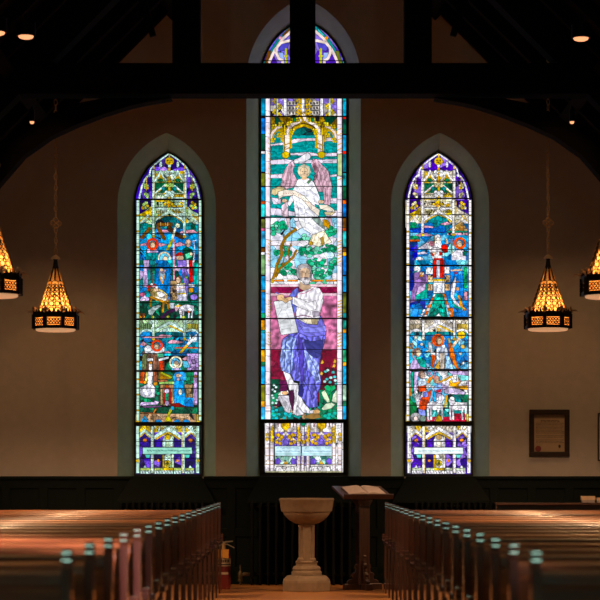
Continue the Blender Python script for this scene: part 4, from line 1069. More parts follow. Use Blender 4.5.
def add_tube(bm, pts, r, n=8, caps=True):
    pts = [Vector(p) for p in pts]
    rs = r if isinstance(r, (list, tuple)) else [r] * len(pts)
    rings = []
    up = None
    for i, p in enumerate(pts):
        t = (pts[min(i + 1, len(pts) - 1)] - pts[max(i - 1, 0)]).normalized()
        if up is None:
            up = t.orthogonal().normalized()
        up = (up - t * up.dot(t)).normalized()
        w = t.cross(up)
        rings.append([bm.verts.new(p + (up * math.cos(2 * math.pi * k / n) + w * math.sin(2 * math.pi * k / n)) * rs[i]) for k in range(n)])
    for a, b in zip(rings, rings[1:]):
        for k in range(n):
            bm.faces.new((a[k], a[(k + 1) % n], b[(k + 1) % n], b[k]))
    if caps:
        bm.faces.new(rings[0][::-1]); bm.faces.new(rings[-1])


def add_ring(bm, c, R, r, normal=(0, 0, 1), n=20, m=6):
    nv = Vector(normal).normalized(); u = nv.orthogonal().normalized(); w = nv.cross(u)
    rings = []
    for i in range(n):
        a = 2 * math.pi * i / n
        dv = u * math.cos(a) + w * math.sin(a)
        rings.append([bm.verts.new(Vector(c) + dv * (R + r * math.cos(2 * math.pi * k / m)) + nv * r * math.sin(2 * math.pi * k / m)) for k in range(m)])
    for i in range(n):
        a, b = rings[i], rings[(i + 1) % n]
        for k in range(m):
            bm.faces.new((a[k], b[k], b[(k + 1) % m], a[(k + 1) % m]))


def add_lathe(bm, prof, n=32, c=(0, 0, 0), rot=0.0, cap=True):
    c = Vector(c)
    rings = []
    for r, z in prof:
        if r <= 1e-6:
            rings.append([bm.verts.new(c + Vector((0, 0, z)))])
        else:
            rings.append([bm.verts.new(c + Vector((r * math.cos(rot + 2 * math.pi * k / n), r * math.sin(rot + 2 * math.pi * k / n), z))) for k in range(n)])
    for a, b in zip(rings, rings[1:]):
        for k in range(n):
            k2 = (k + 1) % n
            if len(a) == 1 and len(b) == 1:
                continue
            if len(a) == 1:
                bm.faces.new((a[0], b[k2], b[k]))
            elif len(b) == 1:
                bm.faces.new((a[k], a[k2], b[0]))
            else:
                bm.faces.new((a[k], a[k2], b[k2], b[k]))
    if cap:
        if len(rings[0]) > 1: bm.faces.new(rings[0][::-1])
        if len(rings[-1]) > 1: bm.faces.new(rings[-1])


def add_prism(bm, pts, ext, M4=None):
    """pts: outline of 3D points; ext: extrusion vector"""
    a = [bm.verts.new(Vector(p)) for p in pts]
    b = [bm.verts.new(Vector(p) + Vector(ext)) for p in pts]
    n = len(pts)
    bm.faces.new(a[::-1]); bm.faces.new(b)
    for i in range(n):
        bm.faces.new((a[i], a[(i + 1) % n], b[(i + 1) % n], b[i]))


def obj(name, bm, mat, parent=None, smooth=None, bevel=0.0):
    bmesh.ops.recalc_face_normals(bm, faces=bm.faces[:])
    me = bpy.data.meshes.new(name)
    bm.to_mesh(me); bm.free()
    o = bpy.data.objects.new(name, me)
    COL.objects.link(o)
    me.materials.append(mat)
    if parent is not None:
        o.parent = parent
    if smooth:
        for p in me.polygons:
            p.use_smooth = True
        if smooth != 'all':
            md = o.modifiers.new('edges', 'EDGE_SPLIT'); md.split_angle = math.radians(smooth if isinstance(smooth, (int, float)) and smooth > 1 else 38)
    if bevel:
        md = o.modifiers.new('bevel', 'BEVEL'); md.width = bevel; md.segments = 2; md.limit_method = 'ANGLE'; md.angle_limit = math.radians(40)
    return o


def thing(name, label, cat, loc, rz=0.0, group=None):
    o = bpy.data.objects.new(name, None)
    o.empty_display_size = 0.1
    COL.objects.link(o)
    o.location = loc; o.rotation_euler = (0, 0, rz)
    o['label'] = label; o['category'] = cat
    if group:
        o['group'] = group
    return o


def tag(o, label, cat, group=None):
    o['label'] = label; o['category'] = cat
    if group:
        o['group'] = group
    return o


def struct(o):
    o['kind'] = 'structure'
    return o


KIDS = {}


def dup(root, loc, rz, label, sx=1):
    def cp(o, parent):
        c = o.copy(); COL.objects.link(c); c.parent = parent
        for ch in [q for q in bpy.data.objects if q.parent == o]:
            cp(ch, c)
        return c
    r = cp(root, None)
    r.location = loc; r.rotation_euler = (0, 0, rz); r['label'] = label
    return r


# ---------------------------------------------------------------- pointed arches
def arch(cx, h, spring, k, bottom, n=14, grow=0.0):
    """outline (picture units) of a pointed opening: bottom left, up, apex, down to bottom right"""
    r = h + k
    h += grow; r += grow
    apex = math.sqrt(r * r - k * k)
    a1 = math.atan2(apex, k)
    left = [(cx - h, bottom)]
    for i in range(n + 1):
        a = a1 * i / n
        left.append((cx + k - r * math.cos(a), spring - r * math.sin(a)))
    right = [(2 * cx - x, y) for x, y in reversed(left[:-1])]
    return left + right


# glass (at GD) and opening (at D) outlines; bottom of the openings is the top of the panelling
WINS = [
    dict(n=1, which='left', cx=168.8, gh=33.6, gs=205, gk=23.6, ox=166.6, oh=49.2, os=205, ok=28.4, gb=474.6, head='left'),
    dict(n=2, which='central', cx=303.7, gh=43.0, gs=80, gk=20, ox=303.6, oh=57.2, os=80, ok=30.5, gb=474.6, head='centre'),
    dict(n=3, which='right', cx=438.4, gh=33.6, gs=205, gk=23.6, ox=440.0, oh=49.2, os=205, ok=28.4, gb=474.6, head='right'),
]
for w in WINS:
    w['open'] = arch(w['ox'], w['oh'], w['os'], w['ok'], 476.6)
    w['glass'] = arch(w['cx'], w['gh'], w['gs'], w['gk'], 475.4)

# ---------------------------------------------------------------- the room shell
HW, EAVE, RIDGE = 5.0, 3.6, 8.6
Y0 = -1.6


def slab(name, pts, ext, mat):
    bm = bmesh.new(); add_prism(bm, pts, ext)
    return struct(obj(name, bm, mat))


slab('floor', [(-HW, Y0, -0.1), (HW, Y0, -0.1), (HW, D + 0.4, -0.1), (-HW, D + 0.4, -0.1)], (0, 0, 0.1), M['floor'])
slab('wall_left', [(-HW - 0.3, Y0, 0), (-HW, Y0, 0), (-HW, D, 0), (-HW - 0.3, D, 0)], (0, 0, EAVE), M['plaster'])
slab('wall_right', [(HW, Y0, 0), (HW + 0.3, Y0, 0), (HW + 0.3, D, 0), (HW, D, 0)], (0, 0, EAVE), M['plaster'])
slab('wall_front', [(-HW, Y0, 0), (HW, Y0, 0), (HW, Y0, EAVE), (0, Y0, RIDGE), (-HW, Y0, EAVE)], (0, -0.3, 0), M['plaster'])

# the window wall: a gable with three pointed openings
bm = bmesh.new()
loops = [[Vector((-HW, D, 0)), Vector((HW, D, 0)), Vector((HW, D, EAVE)), Vector((0, D, RIDGE)), Vector((-HW, D, EAVE))]]
for w in WINS:
    loops.append([at(x, y, D) for x, y in w['open']])
es = []
for lp in loops:
    vs = [bm.verts.new(p) for p in lp]
    es += [bm.edges.new((vs[i], vs[(i + 1) % len(vs)])) for i in range(len(vs))]
bmesh.ops.triangle_fill(bm, use_beauty=True, use_dissolve=False, edges=es)
wb = struct(obj('wall_back', bm, M['plaster']))
md = wb.modifiers.new('thick', 'SOLIDIFY'); md.thickness = 0.02; md.offset = 0
wb.location.y = 0.012

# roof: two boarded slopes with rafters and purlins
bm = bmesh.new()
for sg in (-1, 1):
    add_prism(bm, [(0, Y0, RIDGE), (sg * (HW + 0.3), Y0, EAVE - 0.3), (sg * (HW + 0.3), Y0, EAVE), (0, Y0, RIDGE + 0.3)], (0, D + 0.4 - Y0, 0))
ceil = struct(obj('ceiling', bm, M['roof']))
for k in range(9):
    for sg in (-1, 1):
        y = 18.9 + k * 0.82
        if abs(y - 22.0) < 0.25:
            continue
        bm = bmesh.new()
        n = Vector((-sg, 0, -1)).normalized()
        a = Vector((0, y, RIDGE)); b = Vector((sg * HW, y, EAVE))
        add_prism(bm, [a, b, b + n * 0.14, a + n * 0.14], (0, 0.09, 0))
        obj('rafter', bm, M['roof'], ceil)
for sg in (-1, 1):
    for t in (0.33, 0.62):
        bm = bmesh.new()
        c = Vector((sg * HW * t, 0, RIDGE - HW * t)); n = Vector((-sg, 0, -1)).normalized(); u = Vector((sg, 0, -1)).normalized()
        add_prism(bm, [c + n * 0.0 - u * 0.07 + Vector((0, 16, 0)), c + u * 0.07 + Vector((0, 16, 0)), c + u * 0.07 + n * 0.16 + Vector((0, 16, 0)), c - u * 0.07 + n * 0.16 + Vector((0, 16, 0))], (0, D - 16, 0))
        obj('purlin', bm, M['roof'], ceil)

# ---------------------------------------------------------------- windows
MG = glass_mat()


def lin(a):
    return np.where(a <= 0.04045, a / 12.92, ((a + 0.055) / 1.055) ** 2.4)


def glass_mesh(name, g, outline, ylo, yhi, parent):
    """mosaic of the glass between picture heights ylo..yhi, cut to the arch"""
    R = g.R
    q = (np.array(outline) - np.array([g.x0, g.y0])) * R
    X, Y = np.meshgrid(np.arange(g.w) + 0.5, np.arange(g.h) + 0.5)
    m = Glass.inside(q, X, Y) & (Y / R + g.y0 >= ylo) & (Y / R + g.y0 < yhi)
    jj, ii = np.nonzero(m)
    W = g.w + 1
    quad = np.stack([(jj + 1) * W + ii, (jj + 1) * W + ii + 1, jj * W + ii + 1, jj * W + ii], 1)
    used, inv = np.unique(quad, return_inverse=True)
    inv = inv.reshape(quad.shape)
    px = used % W / R + g.x0; py = used // W / R + g.y0
    co = np.stack([(px - CX) * GD / F, np.full(px.shape, GD), EYE + (476 - py) * GD / F], 1).astype(np.float32)
    me = bpy.data.meshes.new(name)
    nf = len(quad)
    me.vertices.add(len(co)); me.vertices.foreach_set('co', co.ravel())
    me.loops.add(nf * 4); me.loops.foreach_set('vertex_index', inv.ravel().astype(np.int32))
    me.polygons.add(nf); me.polygons.foreach_set('loop_start', np.arange(0, nf * 4, 4, dtype=np.int32))
    me.update(calc_edges=True)
    ca = me.color_attributes.new('glass_colour', 'FLOAT_COLOR', 'CORNER')
    c = lin(np.clip(g.img[jj, ii], 0, 1))
    c4 = np.concatenate([c, np.ones((nf, 1))], 1)
    ca.data.foreach_set('color', np.repeat(c4, 4, 0).astype(np.float32).ravel())
    me.materials.append(MG)
    o = bpy.data.objects.new(name, me); COL.objects.link(o)
    o.parent = parent
    return o


def arch_strip(bm, inner, outer, d0, d1, skip_bottom=False):
    """a frame between two outlines, from distance d0 (front) to d1"""
    n = len(inner)
    def ring(pts, d):
        return [bm.verts.new(at(x, y, GD) + Vector((0, d - GD, 0))) for x, y in pts]
    a, b, c, e = ring(inner, d0), ring(outer, d0), ring(outer, d1), ring(inner, d1)
    for i in range(n):
        j = (i + 1) % n
        for p, q in ((a, b), (b, c), (c, e), (e, a)):
            bm.faces.new((p[i], p[j], q[j], q[i]))


def bar(parent, name, x0, x1, y, t, depth=0.03):
    bm = bmesh.new()
    a = at(x0, y, GD); b = at(x1, y, GD)
    add_box(bm, ((a.x + b.x) / 2, GD - 0.012, a.z), (abs(b.x - a.x), depth, t * GD / F))
    return obj(name, bm, M['lead'], parent)


def half_width(w, y):
    if y >= w['gs']:
        return w['gh']
    r = w['gh'] + w['gk']
    return max(0, math.sqrt(max(0, r * r - (w['gs'] - y) ** 2)) - w['gk'])


LAB = {1: 'left hand lancet window of stained glass with a nativity above an annunciation',
       2: 'tall central lancet window of stained glass with an angel above a bearded man holding a tablet',
       3: 'right hand lancet window of stained glass with a red and white robed figure above angel, shepherds and sheep'}
for w in WINS:
    root = bpy.data.objects.new('window_%d' % w['n'], None); COL.objects.link(root)
    struct(root); root['label'] = LAB[w['n']]
    if w['which'] == 'central':
        g = central_glass(3)
    else:
        g = side_glass(w['which'], 3)
    split = 421.6 if w['which'] == 'central' else 423.0
    glass_mesh('stained_glass', g, w['glass'], 0, split, root)
    glass_mesh('memorial_panel', g, w['glass'], split, 474.6, root)
    # splayed plaster reveal
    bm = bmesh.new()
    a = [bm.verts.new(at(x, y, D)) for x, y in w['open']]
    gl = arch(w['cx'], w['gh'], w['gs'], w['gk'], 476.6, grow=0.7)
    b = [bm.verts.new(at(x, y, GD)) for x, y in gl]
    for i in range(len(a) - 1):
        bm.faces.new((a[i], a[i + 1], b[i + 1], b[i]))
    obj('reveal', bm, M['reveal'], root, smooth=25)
    # iron frame
    bm = bmesh.new()
    arch_strip(bm, arch(w['cx'], w['gh'], w['gs'], w['gk'], 474.2, grow=-0.45), arch(w['cx'], w['gh'], w['gs'], w['gk'], 477.4, grow=0.9), GD - 0.03, GD + 0.03)
    obj('window_frame', bm, M['lead'], root)
    if w['which'] == 'central':
        thick = [(116.6, 1.1), (217.4, 1.3), (318.6, 1.3)]; thin = [(61, 0.6), (186.5, 0.55), (349.5, 0.5), (384.6, 0.5), (290.5, 0.0)]; mid = [(421.2, 4.0)]
    elif w['which'] == 'left':
        thick = [(199.7, 1.4), (267.8, 1.5), (319.3, 1.9), (371.0, 1.8)]; thin = [(216.3, .6), (233.5, .6), (250.6, .5), (285.5, .6), (302.8, .6), (336.5, .6), (353.4, .6), (388.4, .6), (183, .5)]; mid = [(423.6, 3.4)]
    else:
        thick = [(198.6, 1.2), (265.6, 1.4), (317.6, 1.8), (369.8, 1.7)]; thin = [(215, .6), (249.5, .6), (282.4, .6), (300.4, .6), (335.6, .6), (352.4, .6), (387.4, .6), (405.4, .6), (181.5, .5)]; mid = [(423, 3.4)]
    for y, t in thick + thin + mid:
        if t:
            h = half_width(w, y)
            bar(root, 'saddle_bar' if t < 3 else 'transom', w['cx'] - h, w['cx'] + h, y, t)
    for y in ((441.5, 458.5) if w['which'] != 'central' else ()):
        bar(root, 'saddle_bar', w['cx'] - w['gh'], w['cx'] + w['gh'], y, 0.5)
    if w['which'] == 'central':
        for xa, xb in ((259.8, 264.6), (343.0, 347.4)):
            a, b = at(xa, 474.6, GD), at(xb, 421, GD)
            bm = bmesh.new(); add_box(bm, ((a.x + b.x) / 2, GD - 0.012, (a.z + b.z) / 2), (b.x - a.x, 0.03, b.z - a.z)); obj('jamb', bm, M['lead'], root)
        bar(root, 'bottom_rail', 260, 347, 473.4, 2.2)
    # sloping sill of dark boards over the radiator
    bm = bmesh.new()
    x0, x1, xa, xb = {1: (134, 203, 117, 214), 2: (261, 346.5, 247, 361), 3: (405, 472, 393, 490)}[w['n']]
    t0 = at(x0, 477.2, GD); t1 = at(x1, 477.2, GD)
    zt = t0.z; dl = 25.62
    b0 = at(xa, 500.5, dl); b1 = at(xb, 500.5, dl)
    pts = [t0, t1, Vector((b1.x, D - 0.06, zt - 0.16)), b1, b0, Vector((b0.x, D - 0.06, zt - 0.16))]
    pts = [Vector((t0.x, GD - 0.02, 1.2975)), Vector((t1.x, GD - 0.02, 1.2975)), Vector((t1.x, D - 0.055, 1.296)), Vector((t0.x, D - 0.055, 1.296))]
    va = [bm.verts.new(p) for p in pts]
    bb = [bm.verts.new(b1), bm.verts.new(b0)]
    bm.faces.new(va); bm.faces.new((va[3], va[2], bb[0], bb[1]))
    lo = [bm.verts.new(b1 - Vector((0, 0, 0.03))), bm.verts.new(b0 - Vector((0, 0, 0.03)))]
    bw = [bm.verts.new(Vector((b1.x, D - 0.055, b1.z - 0.03))), bm.verts.new(Vector((b0.x, D - 0.055, b0.z - 0.03)))]
    bm.faces.new((bb[0], lo[0], lo[1], bb[1])); bm.faces.new((lo[0], bw[0], bw[1], lo[1]))
    bm.faces.new((va[2], bw[0], lo[0], bb[0])); bm.faces.new((va[3], bb[1], lo[1], bw[1]))
    obj('sill', bm, M['panelling'], root)

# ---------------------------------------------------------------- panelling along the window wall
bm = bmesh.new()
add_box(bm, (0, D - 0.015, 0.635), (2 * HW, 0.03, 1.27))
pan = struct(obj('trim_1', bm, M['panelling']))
pan['label'] = 'dark green panelled wainscot below the windows'
bm = bmesh.new()
for x0, x1 in ((-HW, at(134, 0, D).x), (at(204, 0, D).x, at(261, 0, D).x), (at(347, 0, D).x, at(404, 0, D).x), (at(473, 0, D).x, HW)):
    add_box(bm, ((x0 + x1) / 2, D - 0.035, 1.275), (x1 - x0, 0.08, 0.045), bev=0.012)
obj('cap_rail', bm, M['panelling'], pan)
for z, h in ((1.20, 0.10), (0.10, 0.20), (0.62, 0.10)):
    bm = bmesh.new(); add_box(bm, (0, D - 0.042, z), (2 * HW, 0.024, h), bev=0.005)
    obj('rail', bm, M['panelling'], pan)
x = -HW + 0.06
while x < HW:
    bm = bmesh.new(); add_box(bm, (x, D - 0.041, 0.63), (0.11, 0.026, 1.22), bev=0.005)
    obj('stile', bm, M['panelling'], pan)
    x += 0.452
for nm, x, a in (('baseboard_left', -HW + 0.012, 0), ('baseboard_right', HW - 0.012, 0)):
    bm = bmesh.new(); add_box(bm, (x, (Y0 + D) / 2, 0.1), (0.024, D - Y0 - 0.1, 0.2)); struct(obj(nm, bm, M['panelling']))

# ---------------------------------------------------------------- roof truss
TD = 22.0
kx = 0.03
tr = thing('roof_truss', 'black timber roof truss crossing in front of the tops of the stained glass windows', 'roof truss', (0, TD, 0))


def tpt(px, py):
    p = at(px, py, TD); return Vector((p.x, 0, p.z))


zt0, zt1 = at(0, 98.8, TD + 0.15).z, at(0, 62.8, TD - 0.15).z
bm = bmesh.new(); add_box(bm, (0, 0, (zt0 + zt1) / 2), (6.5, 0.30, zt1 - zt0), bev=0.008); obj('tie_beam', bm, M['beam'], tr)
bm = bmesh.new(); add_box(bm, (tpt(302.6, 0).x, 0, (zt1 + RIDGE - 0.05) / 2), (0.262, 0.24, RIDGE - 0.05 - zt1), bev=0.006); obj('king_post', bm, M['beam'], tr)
for a, b in ((173, 200.5), (404, 431)):
    x0, x1 = tpt(a, 0).x, tpt(b, 0).x
    top = RIDGE - max(abs(x0), abs(x1)) - 0.1
    bm = bmesh.new(); add_box(bm, ((x0 + x1) / 2, 0, (zt1 + top) / 2), (x1 - x0, 0.24, top - zt1), bev=0.006); obj('queen_post', bm, M['beam'], tr)
for sg in (-1, 1):
    n = Vector((-sg, 0, -1)).normalized()
    a = Vector((0, -0.13, RIDGE)) + n * 0.01; b = Vector((sg * (HW - 0.02), -0.13, EAVE + 0.02)) + n * 0.01
    bm = bmesh.new(); add_prism(bm, [a, b, b + n * 0.36, Vector((0, -0.13, a.z - 0.5))], (0, 0.26, 0)); obj('principal_rafter', bm, M['beam'], tr)
    # curved brace under the tie beam
    low = [(172, 100), (150, 103.5), (131, 107.5), (104, 116), (78, 126), (52, 138), (25, 157), (0, 186), (-24, 222), (-40, 262), (-50, 320)]
    up = [(172, 99), (150, 99.5), (131, 99.5), (104, 100), (78, 105), (52, 116), (20, 139), (-10, 164), (-40, 204), (-66, 250), (-84, 320)]
    mx = lambda p: p if sg < 0 else (606 - p[0], p[1])
    bm = bmesh.new()
    vs = []
    for p, q in zip(low, up):
        a = tpt(*mx(p)); b = tpt(*mx(q))
        vs.append([bm.verts.new(a + Vector((0, -0.11, 0))), bm.verts.new(b + Vector((0, -0.11, 0))), bm.verts.new(b + Vector((0, 0.11, 0))), bm.verts.new(a + Vector((0, 0.11, 0)))])
    for s, t in zip(vs, vs[1:]):
        for k in range(4):
            bm.faces.new((s[k], s[(k + 1) % 4], t[(k + 1) % 4], t[k]))
    bm.faces.new(vs[0]); bm.faces.new(vs[-1][::-1])
    obj('curved_brace', bm, M['beam'], tr)
    # short inner strut
    bm = bmesh.new()
    add_tube(bm, [tpt(*mx((128, -40))), tpt(*mx((143, 2))), tpt(*mx((153, 36)))], [0.06, 0.06, 0.045], 4)
    obj('strut', bm, M['beam'], tr)
    # wall post
    bm = bmesh.new(); xw = sg * (HW - 0.11)
    add_box(bm, (xw, 0, (2.2 + EAVE) / 2), (0.2, 0.24, EAVE - 2.2)); obj('wall_post', bm, M['beam'], tr)

# ---------------------------------------------------------------- ceiling spotlights
SPOTS = [(26, 31, 'round ceiling spotlight glowing whole at the upper left of the roof', 1.0), (-3, 27, 'ceiling spotlight cut by the left edge of the picture', 0.9), (581, 33, 'lone round ceiling spotlight glowing at the upper right of the roof', 1.0),
         (572, 117, 'tiny ceiling spotlight showing through the truss on the right', 0.5), (32, 117, 'tiny ceiling spotlight showing through the truss on the left', 0.4)]


def roof_hit(px, py):
    u, v = (px - CX) / F, (476 - py) / F
    t = (RIDGE - 0.34 - EYE) / (v + abs(u))
    return Vector((u * t, t, EYE + v * t))


for px, py, lab, sz in SPOTS:
    p = roof_hit(px, py)
    sg = 1 if p.x > 0 else -1
    r = 0.074 * (1.0 if sz > 0.8 else 0.34)
    t = thing('ceiling_spotlight', lab, 'spotlight', p + Vector((-sg, 0, -1)).normalized() * 0.0, 0, 'spotlights in the roof')
    bm = bmesh.new(); add_lathe(bm, [(r * 1.02, 0.08), (r * 1.25, 0.08), (r * 1.28, -0.05), (r * 1.02, -0.05), (r * 1.02, 0.08)], 24, cap=False); obj('trim_ring', bm, M['iron'], t, smooth=40)
    bm = bmesh.new(); add_lathe(bm, [(0, -0.078), (r * 0.6, -0.075), (r * 0.9, -0.066), (r * 1.0, -0.05), (r * 1.0, 0.0)], 24); obj('lamp', bm, M['bulb'], t, smooth=60)
    bm = bmesh.new(); add_tube(bm, [(0, 0, 0.06), (0, 0, 0.40)], 0.02, 8); obj('stem', bm, M['iron'], t)


def spot(name, loc, energy, angle, col, blend=0.5, size=0.05, aim=None):
    l = bpy.data.lights.new(name, 'SPOT'); l.energy = energy; l.spot_size = math.radians(angle); l.spot_blend = blend; l.color = col; l.shadow_soft_size = size
    o = bpy.data.objects.new(name, l); COL.objects.link(o); o.location = loc
    if aim is not None:
        o.rotation_euler = (Vector(aim) - Vector(loc)).to_track_quat('-Z', 'Y').to_euler()
    return o


WARM = (1.0, 0.52, 0.20)
for px, py, lab, sz in SPOTS:
    p = roof_hit(px, py)
    sg = 1 if p.x > 0 else -1
    if sz > 0.8:
        spot('spot_beam', p + Vector((0, 0, -0.08)), SPOT_W, 62, WARM, 0.5, 0.04, p + Vector((-sg * 0.4, -2.6, -4)))
    else:
        spot('spot_beam', p + Vector((0, 0, -0.08)), WASH_W, 96, WARM, 0.8, 0.04, p + Vector((0, 1.0, -4)))
# further spotlights of the same rows, over the pews nearer the door
for y in (8.0, 12.0, 16.0):
    for sg in (-1, 1):
        spot('spot_beam', (sg * 2.5, y, 5.8), ROW_W, 85, WARM, 0.6, 0.04, (sg * 2.2, y, 0))

for sg in (-1, 1):      # unseen spots added to brighten the lantern caps and chains
    spot('spot_beam', (sg * 2.3, 18.9, 5.8), 80, 20, WARM, 0.5, 0.04, (sg * 2.6, 22.6, 4.0))
spot('spot_beam', (0.0, 19.5, 7.4), FONT_W, 15, WARM, 0.6, 0.04, (0.1, 23.5, 0.0))  # unseen spot added to brighten the floor before the font
# ---------------------------------------------------------------- hanging lanterns


def make_lantern(label, loc):
    t = thing('hanging_lantern', label, 'lantern', loc, 0, 'filigree lanterns hanging over the pews')
    N = 8; R0 = math.pi / 8
    c8 = 1 / math.cos(math.pi / 8)
    rb, hb = 0.222, 0.175
    # amber cone
    bm = bmesh.new()
    add_lathe(bm, [(0.182 * c8, 0.185), (0.030 * c8, 0.655)], N, rot=R0, cap=False)
    obj('shade', bm, M['amber'], t)
    # ribs
    for k in range(N):
        a = R0 + 2 * math.pi * k / N
        bm = bmesh.new()
        dv = Vector((math.cos(a), math.sin(a), 0))
        add_tube(bm, [dv * 0.186 * c8 + Vector((0, 0, 0.18)), dv * 0.033 * c8 + Vector((0, 0, 0.66))], [0.006, 0.004], 5)
        obj('rib', bm, M['brass'], t)
    # pierced filigree on the eight panels
    bm = bmesh.new()
    for k in range(N):
        a = 2 * math.pi * k / N + math.pi / 4 * 0
        dv = Vector((math.cos(a), math.sin(a), 0)); sv = Vector((-math.sin(a), math.cos(a), 0))
        nv = (dv * 0.47 + Vector((0, 0, 0.152))).normalized()
        def pp(s, z):
            f = (z - 0.185) / 0.47
            rr = 0.182 + (0.030 - 0.182) * f + 0.003
            return dv * rr + sv * s * rr * math.tan(math.pi / 8) + Vector((0, 0, z))
        zz = 0.215; row = 0
        while zz < 0.50:
            f = (zz - 0.185) / 0.47
            hwid = (0.182 + (0.030 - 0.182) * f) * math.tan(math.pi / 8)
            rr = hwid * 0.44
            for s in (-0.48, 0.48):
                add_ring(bm, pp(s, zz), rr * 0.9, 0.0054, nv, 10, 4)
            add_ring(bm, pp(0, zz + rr * 1.0), rr * 0.52, 0.0050, nv, 8, 4)
            zz += rr * 2.05; row += 1
        for s in (-0.34, 0.0, 0.34):
            add_tube(bm, [pp(s * 0.9, 0.52), pp(s, 0.645)], 0.0048, 4)
        for z in (0.51,):
            add_tube(bm, [pp(-0.95, z), pp(0, z + 0.03), pp(0.95, z)], 0.004, 4)
    obj('filigree', bm, M['filigree'], t, smooth='all')
    # octagonal band with pierced openings
    bm = bmesh.new()
    for z0, z1, ro in ((0.02, 0.052, 0.232), (0.135, 0.185, 0.228)):
        add_lathe(bm, [((rb - 0.012) * c8, z0), (ro * c8, z0), (ro * c8, z1), ((rb - 0.012) * c8, z1), ((rb - 0.012) * c8, z0)], N, rot=R0, cap=False)
    for k in range(N):
        a = R0 + 2 * math.pi * k / N
        add_box(bm, (rb * c8 * math.cos(a), rb * c8 * math.sin(a), 0.095), (0.03, 0.036, 0.15), Matrix.Rotation(a, 3, 'Z'))
    obj('band', bm, M['iron'], t)
    bm = bmesh.new()
    add_lathe(bm, [((rb - 0.012) * c8, 0.03), ((rb - 0.012) * c8, 0.15)], N, rot=R0, cap=False)
    obj('band_glass', bm, M['amber'], t)
    bm = bmesh.new()
    for k in range(N):
        a = 2 * math.pi * k / N
        dv = Vector((math.cos(a), math.sin(a), 0)); sv = Vector((-math.sin(a), math.cos(a), 0))
        for i in range(-2, 3):
            for j in (0.075, 0.112):
                add_ring(bm, dv * (rb - 0.006) + sv * i * 0.031 + Vector((0, 0, j)), 0.0135, 0.0060, dv, 8, 4)
    obj('band_tracery', bm, M['filigree'], t, smooth='all')
    # fleurons standing out along the top of the band
    for k in range(N):
        a = R0 + 2 * math.pi * k / N
        dv = Vector((math.cos(a), math.sin(a), 0)); sv = Vector((-math.sin(a), math.cos(a), 0))
        bm = bmesh.new()
        b0 = dv * 0.236 + Vector((0, 0, 0.18))
        add_tube(bm, [b0, b0 + dv * 0.025 + Vector((0, 0, 0.028)), b0 + dv * 0.060 + Vector((0, 0, 0.030)), b0 + dv * 0.078 + Vector((0, 0, 0.012))], [0.009, 0.010, 0.007, 0.004], 6)
        for q, r in ((b0 + Vector((0, 0, 0.055)), 0.019), (b0 + sv * 0.022 + Vector((0, 0, 0.032)), 0.014), (b0 - sv * 0.022 + Vector((0, 0, 0.032)), 0.014)):
            add_lathe(bm, [(0, -r), (r * 0.75, -r * 0.6), (r, 0), (r * 0.7, r * 0.7), (0, r)], 8, q)
        obj('fleuron', bm, M['tin'], t, smooth='all')
    bm = bmesh.new()
    for k in range(32):
        a = 2 * math.pi * k / 32
        rr = 0.222 / max(math.cos(((a + math.pi / 8) % (math.pi / 4)) - math.pi / 8), 0.5)
        add_lathe(bm, [(0.010, 0.185), (0.014, 0.2), (0.006, 0.215), (0, 0.228)], 6, (rr * math.cos(a), rr * math.sin(a), 0))
    add_lathe(bm, [(0.204 * c8, 0.182), (0.232 * c8, 0.182), (0.232 * c8, 0.192), (0.204 * c8, 0.192), (0.204 * c8, 0.182)], N, rot=R0, cap=False)
    obj('cresting', bm, M['iron'], t)
    # opal glass below
    bm = bmesh.new(); add_lathe(bm, [(0, 0.0), (0.19, 0.0), (0.206, 0.006), (0.210, 0.022), (0.0, 0.03)], 40); obj('diffuser', bm, M['opal'], t, smooth=40)
    # neck, cap and rings
    bm = bmesh.new(); add_lathe(bm, [(0.034, 0.64), (0.036, 0.66), (0.028, 0.69), (0.021, 0.745), (0.026, 0.757)], 16); obj('neck', bm, M['iron'], t, smooth=40)
    bm = bmesh.new(); add_lathe(bm, [(0.049, 0.757), (0.046, 0.772), (0.028, 0.788), (0.013, 0.80), (0.0, 0.806)], 20); obj('cap', bm, M['tin'], t, smooth=50)
    # chain with a pierced boss
    bm = bmesh.new()
    top = RIDGE - abs(loc[0]) - loc[2] - 0.02
    z = 0.81; k = 0
    boss = 1.135
    lower = True
    while z < top:
        if lower and z > boss:
            obj('chain', bm, M['brass'], t, smooth='all'); bm = bmesh.new(); lower = False
        if not (boss - 0.06 < z + 0.028 < boss + 0.06):
            nv = Vector((1, 0.35, 0)) if k % 2 else Vector((-0.35, 1, 0))
            u = Vector((-nv.y, nv.x, 0)).normalized()
            pts = []
            for i in range(11):
                a = 2 * math.pi * i / 10
                pts.append(u * 0.017 * math.cos(a) + Vector((0, 0, z + 0.028 + 0.034 * math.sin(a))))
            add_tube(bm, pts, 0.0048, 5, caps=False)
        z += 0.056; k += 1
    obj('chain', bm, M['brass'], t, smooth='all')
    bm = bmesh.new()
    for dx, dz in ((0.03, 0), (-0.03, 0), (0, 0.03), (0, -0.03)):
        add_ring(bm, (dx, 0, boss + dz), 0.024, 0.007, (0, 1, 0), 14, 5)
    obj('chain_boss', bm, M['brass'], t, smooth='all')
    bm = bmesh.new(); add_lathe(bm, [(0, top - 0.02), (0.05, top - 0.02), (0.055, top + 0.03), (0, top + 0.03)], 16); obj('ceiling_plate', bm, M['iron'], t)
    return t


